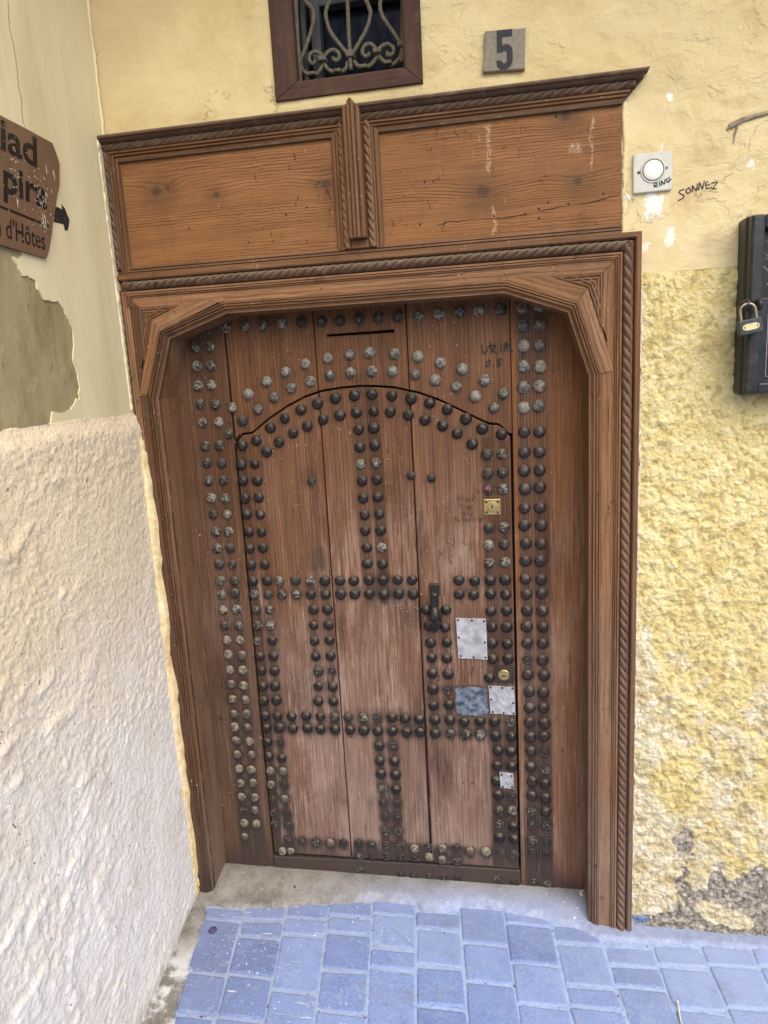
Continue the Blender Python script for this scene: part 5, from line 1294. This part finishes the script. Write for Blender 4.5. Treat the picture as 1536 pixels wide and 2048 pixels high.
# ---- sheet-metal patches, each with its nails
def patch(label, cor, mat, nails, y=.0046, wav=.0016):
    cx = sum(c[0] for c in cor) / 4; cz = sum(c[1] for c in cor) / 4
    t = thing('metal_patch', (cx, DY, cz)); t.parent = wicket; t.location = Vector((cx, DY, cz)) - wicket.location; t['label'] = label
    rg = random.Random(int(cx * 1e4)); n = 8; V = []; F = []
    c = [Vector(q) for q in cor]
    for i in range(n + 1):
        for j in range(n + 1):
            a, b = i / n, j / n
            p = c[0] * (1 - a) * (1 - b) + c[1] * a * (1 - b) + c[2] * a * b + c[3] * (1 - a) * b
            V.append((p.x + rg.gauss(0, .0002), DY - y - rg.uniform(0, wav), p.y + rg.gauss(0, .0002)))
    for i in range(n):
        for j in range(n): q = i * (n + 1) + j; F.append((q, q + n + 1, q + n + 2, q + 1))
    rim = [i * (n + 1) for i in range(n + 1)] + [n * (n + 1) + j for j in range(1, n + 1)] + [i * (n + 1) + n for i in range(n - 1, -1, -1)] + [j for j in range(n - 1, 0, -1)]
    k0 = len(V); V += [(V[i][0], DY - .0010, V[i][2]) for i in rim]; m = len(rim)
    F += [(rim[i], rim[(i + 1) % m], k0 + (i + 1) % m, k0 + i) for i in range(m)]
    me = mesh_from('sheet', V, F); place('sheet', me, mat, t)
    for (a, b) in nails:
        p = c[0] * (1 - a) * (1 - b) + c[1] * a * (1 - b) + c[2] * a * b + c[3] * (1 - a) * b
        bm = bmesh.new(); lathe_bm(bm, (p.x, DY - y - wav * .5, p.y), [(.0032, -.001), (.0030, .0010), (.0018, .0017), (0, .0018)], 8)
        place('nail', bm_mesh('nail', bm), NAIL, t)
E8 = [(.07, .05), (.53, .05), (.93, .06), (.06, .48), (.93, .58), (.09, .94), (.53, .96), (.93, .95)]
patch('tall bright aluminium patch nailed beside the knocker', [(-.1585, .840), (-.0770, .8385), (-.0760, .7215), (-.1550, .7245)], ALU, [(a, b) for a, b in E8])
patch('bright aluminium patch under the round lock', [(-.0752, .6450), (-.0060, .6440), (-.0040, .5620), (-.0715, .5640)], ALU, E8)
patch('small square aluminium patch low on the right edge', [(-.0515, .3865), (-.0140, .3850), (-.0120, .3375), (-.0490, .3390)], ALU, [(.14, .13), (.86, .16), (.17, .9), (.86, .9)], .006)
patch('rusty bluish galvanised patch left of the aluminium one', [(-.1745, .6440), (-.0760, .6450), (-.0735, .5490), (-.1665, .5510)], RUST, [], .0032, .0003)
t = [o for o in bpy.data.objects if o.name.startswith('metal_patch')][-1]
rg = random.Random(8); ov = []
for k in range(36):
    a = 2 * math.pi * k / 36; sx = abs(math.cos(a)) ** .28 * (1 if math.cos(a) > 0 else -1); sz = abs(math.sin(a)) ** .28 * (1 if math.sin(a) > 0 else -1)
    ov.append((-.1225 + .0465 * sx * rg.uniform(.88, 1.0), .5975 + .0455 * sz * rg.uniform(.88, 1.0)))
board('zinc_coating', ov, DY - .0048, .0006, GALV, t, 0, ch=0)
t.children[0]['label'] = 'rusty sheet showing round the worn zinc'

# ---- pen marks on the wood
on_door = lambda a, b: Vector((a, DY - .0026, b))
ribbon('handwriting', DOORNOTE, on_door, .0030, INK, outer_door)['label'] = 'black scrawl UR M 0.8'
GL = {'b': [[(0, 1), (0, 0)], [(0, .45), (.35, .5), (.4, .2), (.05, 0)]], 'l': [[(.1, 1), (.1, 0)]], 'a': [[(.4, .5), (.1, .5), (0, .2), (.2, 0), (.4, .2)], [(.4, .5), (.42, 0)]], 'c': [[(.4, .5), (.1, .5), (0, .2), (.15, 0), (.4, .05)]],
      'k': [[(0, 1), (0, 0)], [(.35, .55), (.02, .25), (.38, 0)]], 'e': [[(.02, .28), (.36, .3), (.3, .52), (.08, .45), (.0, .2), (.15, 0), (.38, .06)]], 'y': [[(0, .5), (.2, .1)], [(.4, .5), (.05, -.4)]], 'u': [[(0, .5), (.02, .1), (.2, 0), (.35, .2)], [(.36, .5), (.38, 0)]],
      'T': [[(-.1, .95), (.5, 1)], [(.2, 1), (.18, 0)]], 'o': [[(.2, .5), (0, .3), (.15, 0), (.38, .2), (.2, .5)]], 't': [[(.15, .9), (.15, 0)], [(0, .55), (.35, .6)]], 'h': [[(0, 1), (0, 0)], [(0, .35), (.25, .5), (.35, 0)]], 'r': [[(0, .5), (.02, 0)], [(.02, .3), (.3, .5)]],
      'i': [[(.1, .5), (.1, 0)], [(.1, .75), (.11, .7)]], 'g': [[(.36, .5), (.05, .45), (.1, .1), (.36, .2)], [(.38, .5), (.36, -.3), (.05, -.35)]], ' ': []}
for word, x, z, s, dz in (('black', -.140, 1.162, .018, -.04), ('blue', -.138, 1.142, .018, -.08), ('key', -.130, 1.124, .017, -.05), ('To the right', -.152, 1.106, .014, 0.02)):
    st = []; cx = x
    for ch_ in word:
        for p in GL[ch_]: st.append([(cx + a * s, z + b * s + dz * (cx - x)) for a, b in p])
        cx += (.55 if ch_ != ' ' else .4) * s * (.62 if ch_ in 'il' else 1)
    ribbon('handwriting', st, on_door, .0011, FAINT_INK, wicket)['label'] = 'faint pen note beside the brass lock'

# ================================================================== things on the walls
def text_mesh(s, size, bold=0.0):
    cu = bpy.data.curves.new('t', 'FONT'); cu.body = s; cu.size = size; cu.align_x = 'RIGHT'; cu.resolution_u = 4; cu.offset = bold
    ob = bpy.data.objects.new('t', cu); COL.objects.link(ob)
    dg = bpy.context.evaluated_depsgraph_get(); me = bpy.data.meshes.new_from_object(ob.evaluated_get(dg)); bpy.data.objects.remove(ob)
    bpy.data.curves.remove(cu); return me

# hotel sign on the side wall
sign = thing('wall_sign', tuple(LW(.46, 1.88)), 'brown painted sign with black lettering on the cream side wall, splashed with paint', 'sign')
plate = ragged([(.81, 1.993), (.463, 2.001), (.288, 2.008)], .004, 2, 3)[:-1] + ragged([(.288, 2.008), (.277, 1.992), (.268, 1.972), (.280, 1.93), (.311, 1.878), (.335, 1.835), (.359, 1.789), (.377, 1.766)], .018, 2, 4)[:-1] + ragged([(.377, 1.766), (.526, 1.766), (.81, 1.766)], .006, 2, 2)
slab_lw('sign_plate', [plate], .0016, .0075, SIGN, sign)
def sign_text(s, right_u, base, asc, width_k, shear, bold=.0):
    me = text_mesh(s, asc / .73, bold)
    for v in me.vertices:
        x, y = v.co.x, v.co.y
        u = right_u - x * width_k - shear * y
        v.co = Vector((-u, base + y, .0080))
    return place('sign_lettering', me, SIGNINK, sign, SM)
sign_text('Riad', .362, 1.9405, .060, 1.38, .24, .0018)
sign_text('pira', .350, 1.8655, .058, 1.26, .24, .0018)
sign_text("Maison d'Hôtes", .378, 1.7815, .038, .84, .20, .0003)
slab_lw('sign_rule', [[(.352, 1.8300), (.80, 1.8345), (.80, 1.8390), (.352, 1.8345)]], .0070, .0080, SIGNINK, sign)
rg = random.Random(12); bm = bmesh.new()
def blob(u, z, a, b, rot=0):
    n = 7; vs_ = []
    for k in range(n):
        t_ = 2 * math.pi * k / n; r_ = rg.uniform(.75, 1.2)
        x_ = math.cos(t_) * a * r_; z_ = math.sin(t_) * b * r_
        vs_.append(bm.verts.new((-(u + x_ * math.cos(rot) - z_ * math.sin(rot)), z + x_ * math.sin(rot) + z_ * math.cos(rot), .0084)))
    bm.faces.new(vs_)
for k in range(80):
    u = rg.gauss(.365, .020); z = rg.gauss(1.872, .028); blob(u, z, rg.uniform(.0005, .0017), rg.uniform(.0007, .0026))
for k in range(50):
    u = rg.uniform(.30, .50); z = rg.uniform(1.775, 1.995)
    if u < .30 + (1.97 - z) * .5: continue
    blob(u, z, rg.uniform(.0004, .0013), rg.uniform(.0005, .0020))
for k in range(14): blob(rg.gauss(.455, .012), rg.gauss(1.905, .016), rg.uniform(.0008, .0022), rg.uniform(.0008, .003))
for u, z, l in ((.331, 1.945, .011), (.301, 1.942, .010), (.303, 1.948, .006), (.322, 1.905, .006), (.372, 1.838, .018), (.364, 1.838, .019), (.46, 1.855, .010), (.345, 1.925, .004)): blob(u, z, .0014, l)
place('paint_splashes', bm_mesh('paint_splashes', bm), SPLASH, sign, SM)['kind'] = 'stuff'

# house number
num = thing('number_tile', (0, -.01, 2.132), 'grey tile with the black house number 5 set in the yellow plaster', 'house number')
board('tile', ragged([(-.047, 2.138), (.0435, 2.1335), (.0465, 2.214), (-.041, 2.2185), (-.047, 2.138)], .012, 2, 4)[:-1], -.0115, .02, TILE, num, 0, ch=.0015)
five = [(-.0135, 2.2120), (.0160, 2.2110), (.0160, 2.1985), (-.0035, 2.1990), (-.0035, 2.1850), (.0010, 2.1865), (.0090, 2.1850), (.0150, 2.1790), (.0165, 2.1700), (.0160, 2.1560), (.0120, 2.1465), (.0040, 2.1420), (-.0070, 2.1430),
        (-.0140, 2.1490), (-.0155, 2.1590), (-.0050, 2.1590), (-.0035, 2.1545), (.0010, 2.1530), (.0045, 2.1560), (.0050, 2.1640), (.0050, 2.1700), (.0030, 2.1740), (-.0010, 2.1750), (-.0040, 2.1725), (-.0140, 2.1735)]
five = [(.0005 + (x - .0005) * 1.12, 2.1765 + (z - 2.1770) * 1.13) for x, z in five]
board('digit', five, -.0122, .0012, DIGIT, num, 0, ch=0)

# doorbell
bell = thing('doorbell', (.313, -.006, 1.858), 'square white doorbell plate with a round button, marked RING in pen', 'doorbell')
bm = bmesh.new()
box_bm(bm, -.0405, .0405, -.0125, .010, -.0400, .0400, .0022)
place('bell_plate', bm_mesh('bell_plate', bm), BELLPLATE, bell, Matrix.Translation((.3125, 0, 1.8975)) @ Matrix.Rotation(math.radians(-1), 4, 'Y'))
bm = bmesh.new(); lathe_bm(bm, (.3130, -.0125, 1.9010), [(.0262, -.001), (.0262, .0012), (.0250, .0022), (.0232, .0022), (.0225, .0008)], 32); place('bell_rim', bm_mesh('bell_rim', bm), BELLPLATE, bell)
bm = bmesh.new(); lathe_bm(bm, (.3130, -.0125, 1.9010), [(.0226, .0004), (.0205, .0005)], 32); place('bell_gap', bm_mesh('bell_gap', bm), SCREW, bell)
bm = bmesh.new(); lathe_bm(bm, (.3130, -.0125, 1.9010), [(.0206, -.001), (.0206, .0022), (.0195, .0032), (.010, .0040), (0, .0042)], 32); place('bell_button', bm_mesh('bell_button', bm, True), BELLBUTTON, bell)
for x, z in ((.2835, 1.8990), (.3400, 1.9030)):
    bm = bmesh.new(); lathe_bm(bm, (x, -.0125, z), [(.0032, -.001), (.0030, .0008), (0, .0004)], 10); place('screw', bm_mesh('screw', bm), SCREW, bell)
ribbon('handwritten_word', RING, lambda a, b: Vector((a, -.0134, b)), .0020, INK, bell)['label'] = 'word RING in black marker'

# electricity box
bx0, bx1, bz0, bz1, by = .494, .800, 1.4115, 1.783, -.084
box = thing('meter_box', (.647, 0, bz0), 'black steel meter box with a wire-mesh window, fixed to the yellow wall', 'meter box')
bm = bmesh.new(); box_bm(bm, bx0, bx1, by + .028, .012, bz0, bz1, .006)
place('cabinet', bm_mesh('cabinet', bm), BOXBLACK, box)
wx0, wx1, wz0, wz1 = .5235, .772, 1.612, 1.752
def frame_piece(x0_, x1_, z0_, z1_):
    bm = bmesh.new(); box_bm(bm, x0_, x1_, by, by + .026, z0_, z1_, .005); return bm
for nm, q in (('door_stile', (bx0 + .003, wx0, bz0 + .003, bz1 - .003)), ('door_stile', (wx1, bx1 - .003, bz0 + .003, bz1 - .003)), ('door_rail', (wx0 - .002, wx1 + .002, wz1, bz1 - .0035)), ('door_rail', (wx0 - .002, wx1 + .002, bz0 + .0035, bz0 + .026))):
    place(nm, bm_mesh(nm, frame_piece(*q)), BOXBLACK, box)
bm = bmesh.new(); box_bm(bm, wx0 - .004, wx1 + .004, by + .001, by + .020, bz0 + .024, wz0, .002)
place('door_panel', bm_mesh('door_panel', bm), BOXPANEL, box)
bm = bmesh.new(); box_bm(bm, wx0 + .012, wx1 - .012, by - .0005, by + .002, bz0 + .038, bz0 + .0392); box_bm(bm, wx0 + .012, wx0 + .0132, by - .0005, by + .002, bz0 + .038, wz0 - .01)
place('panel_scratch', bm_mesh('panel_scratch', bm), WIRE, box)
bm = bmesh.new(); box_bm(bm, wx0 - .006, wx1 + .006, by + .030, by + .034, wz0 - .006, wz1 + .006)
place('meter_backing', bm_mesh('meter_backing', bm), METERGLASS, box)
bm = bmesh.new(); box_bm(bm, .545, .70, by + .022, by + .029, 1.622, 1.735, .004)
place('meter', bm_mesh('meter', bm), plain('pale_meter_case', (.30, .31, .28), .5, 0, .2), box)
k = 0
for s in (1, -1):
    d = -.14
    while d < .26:
        p0 = []; bm = bmesh.new()
        for i in range(13):
            x = wx0 + d + (.16 * i / 12) * 1.0; z = (wz0 if s > 0 else wz1) + s * .145 * i / 12
            if wx0 - .003 < x < wx1 + .003 and wz0 - .003 < z < wz1 + .003: p0.append((x, by + .012 + .002 * ((i + k) % 2), z))
        if len(p0) > 2:
            tube_bm(bm, p0, .0009, 5); place('mesh_wire', bm_mesh('mesh_wire', bm), WIRE, box)
        else: bm.free()
        d += .030; k += 1
for x in (.4885, .5125):
    bm = bmesh.new(); pts = [(x, by + .030, 1.600), (x, by - .006, 1.601)] + [(x, by - .014 - .009 * math.sin(a), 1.598 + .009 * math.cos(a) - .0) for a in (0, .6, 1.2, 1.9, 2.6)]
    tube_bm(bm, smooth_path(pts, 3), .0055, 8)
    lathe_bm(bm, (x, by + .002, 1.601), [(.009, -.01), (.009, .004), (.006, .006)], 10)
    place('hasp_eye', bm_mesh('hasp_eye', bm), BLACK_IRON, box)

# padlock
pad = thing('padlock', (.4935, -.108, 1.537), 'dark grey padlock with a pale brass label, hanging from the black meter box', 'padlock')
PM = Matrix.Translation((.4935, -.108, 1.5555)) @ Matrix.Rotation(math.radians(-9), 4, 'Y')
bm = bmesh.new(); box_bm(bm, -.0235, .0235, -.0085, .0085, -.0165, .0150, .0028)
place('padlock_body', bm_mesh('padlock_body', bm), PADLOCK, pad, PM)
bm = bmesh.new(); a_ = [(-.0150, 0, .010), (-.0150, 0, .030), (-.0140, 0, .037), (-.009, 0, .0435), (0, 0, .046), (.009, 0, .0435), (.0140, 0, .037), (.0150, 0, .030), (.0150, 0, .010)]
tube_bm(bm, smooth_path(a_, 3), .0032, 8); place('shackle', bm_mesh('shackle', bm), STEEL, pad, PM)
bm = bmesh.new()
lab = [(-.0165, -.001), (-.0150, .0032), (-.0115, .0042), (-.010, .0056), (.010, .0056), (.0115, .0042), (.0150, .0032), (.0165, -.001), (.0150, -.0052), (.0115, -.0062), (.010, -.0076), (-.010, -.0076), (-.0115, -.0062), (-.0150, -.0052)]
v1 = [bm.verts.new((x, -.0094, z)) for x, z in lab]; v2 = [bm.verts.new((x, -.0080, z)) for x, z in lab]; bm.faces.new(v1)
for i in range(len(lab)): bm.faces.new((v1[i], v1[(i + 1) % len(lab)], v2[(i + 1) % len(lab)], v2[i]))
place('brass_label', bm_mesh('brass_label', bm), PADLABEL, pad, PM)
for x in (-.0125, .0125):
    bm = bmesh.new(); lathe_bm(bm, (x, -.0094, -.001), [(.0017, -.001), (.0016, .0006), (0, .0008)], 8); place('rivet', bm_mesh('rivet', bm), SCREW, pad, PM)

# plastered-over cable end
bm = bmesh.new(); rg = random.Random(2)
cpt = [(.462, -.002, 1.968), (.472, -.008, 1.9745), (.490, -.008, 1.983), (.509, -.007, 1.988), (.544, -.006, 1.994), (.60, -.006, 2.004), (.70, -.006, 2.02), (1.2, -.007, 2.09)]
q = smooth_path(cpt, 5); tube_bm(bm, q, [(.0028 + .0022 * min(1, i / 6)) * rg.uniform(.8, 1.15) for i in range(len(q))], 8)
q = smooth_path([(.466, -.004, 1.976), (.478, -.010, 1.980), (.493, -.012, 1.986), (.51, -.008, 1.990)], 4); tube_bm(bm, q, [.0028 * rg.uniform(.8, 1.2) for _ in q], 6)
q = smooth_path([(.484, -.004, 1.980), (.482, -.006, 1.968), (.478, -.004, 1.955), (.476, -.001, 1.93)], 4); tube_bm(bm, q, [.0026 * rg.uniform(.6, 1.1) for _ in q], 6)
tag(place('cable', bm_mesh('cable', bm), CABLE), 'grey frayed cable end sticking out of the yellow plaster above the meter box', 'cable')

# ================================================================== litter
rg = random.Random(31)
def crumb(name, x, y, s, mat, z=None):
    bm = bmesh.new(); bmesh.ops.create_icosphere(bm, subdivisions=2, radius=1.0)
    zz = float(cem_z(np.array([x]), np.array([y]))[0]) if z is None else z
    for v in bm.verts:
        k = 1 + rg.uniform(-.28, .28); v.co = Vector((v.co.x * s[0] * k, v.co.y * s[1] * k, v.co.z * s[2] * k))
    return place(name, bm_mesh(name, bm), mat, None, Matrix.Translation((x, y, zz + s[2] * .75)) @ Matrix.Rotation(rg.uniform(0, 3), 4, 'Z'))
for i, (x, y, s) in enumerate(((.168, .070, (.0075, .0038, .003)), (.1715, .082, (.0028, .0028, .0022)), (.154, .026, (.0028, .0026, .002)), (.143, -.004, (.0044, .0036, .003)), (.120, .040, (.0022, .002, .0016)), (.072, .062, (.0018, .0018, .0014)))):
    o = crumb('plaster_crumb', x, y, s, CRUMB)
    tag(o, ('largest white plaster crumb, on the doorstep against the right jamb' if i == 0 else 'white plaster crumb on the front edge of the doorstep by the right jamb' if i == 3 else 'tiny white plaster crumb on the doorstep near the right jamb'), 'plaster crumb', 'plaster crumbs on the doorstep')
tag(crumb('fabric_scrap', -.660, .022, (.0055, .0035, .002), PURPLE), 'tiny dark purple scrap lying on the left of the cement doorstep', 'scrap')
tag(crumb('crumpled_scrap', -.846, -.150, (.013, .010, .006), PURPLE, .0), 'crumpled dark purple scrap on the pavement by the left jamb', 'scrap')
bm = bmesh.new(); tube_bm(bm, smooth_path([(.3605, -.238, .006), (.3585, -.262, .0045), (.3570, -.29, .004), (.3565, -.33, .004)], 4), .0022, 7); lathe_bm(bm, (.3605, -.238, .006), [(.0032, -.002), (.0034, .001), (0, .003)], 8)
tag(place('straw', bm_mesh('straw', bm), STRAW), 'pale thin straw lying along a joint of the blue paving', 'straw')

# ================================================================== unseen parts of the alley that shape its light
WALLB = plain('alley_wall_plaster', (.62, .52, .32), .9, 0, .12, 3, .4)
def wallbox(name, b, label, cat, mat=WALLB, kind=None):
    bm = bmesh.new(); box_bm(bm, *b); o = place(name, bm_mesh(name, bm), mat); return tag(o, label, cat, kind=kind)
wallbox('facing_wall', (-8, 9, -5.4, -5.1, -.05, 2.3), 'plain yellow wall across the alley, unseen behind the viewer', 'wall')  # unseen; put in for the warm light it bounces back
wallbox('unseen_passage_ceiling', (-3, 3.5, -.80, .25, 2.95, 3.2), None, None, kind='structure')  # unseen; inferred from the dark upper walls, its depth set to shade them
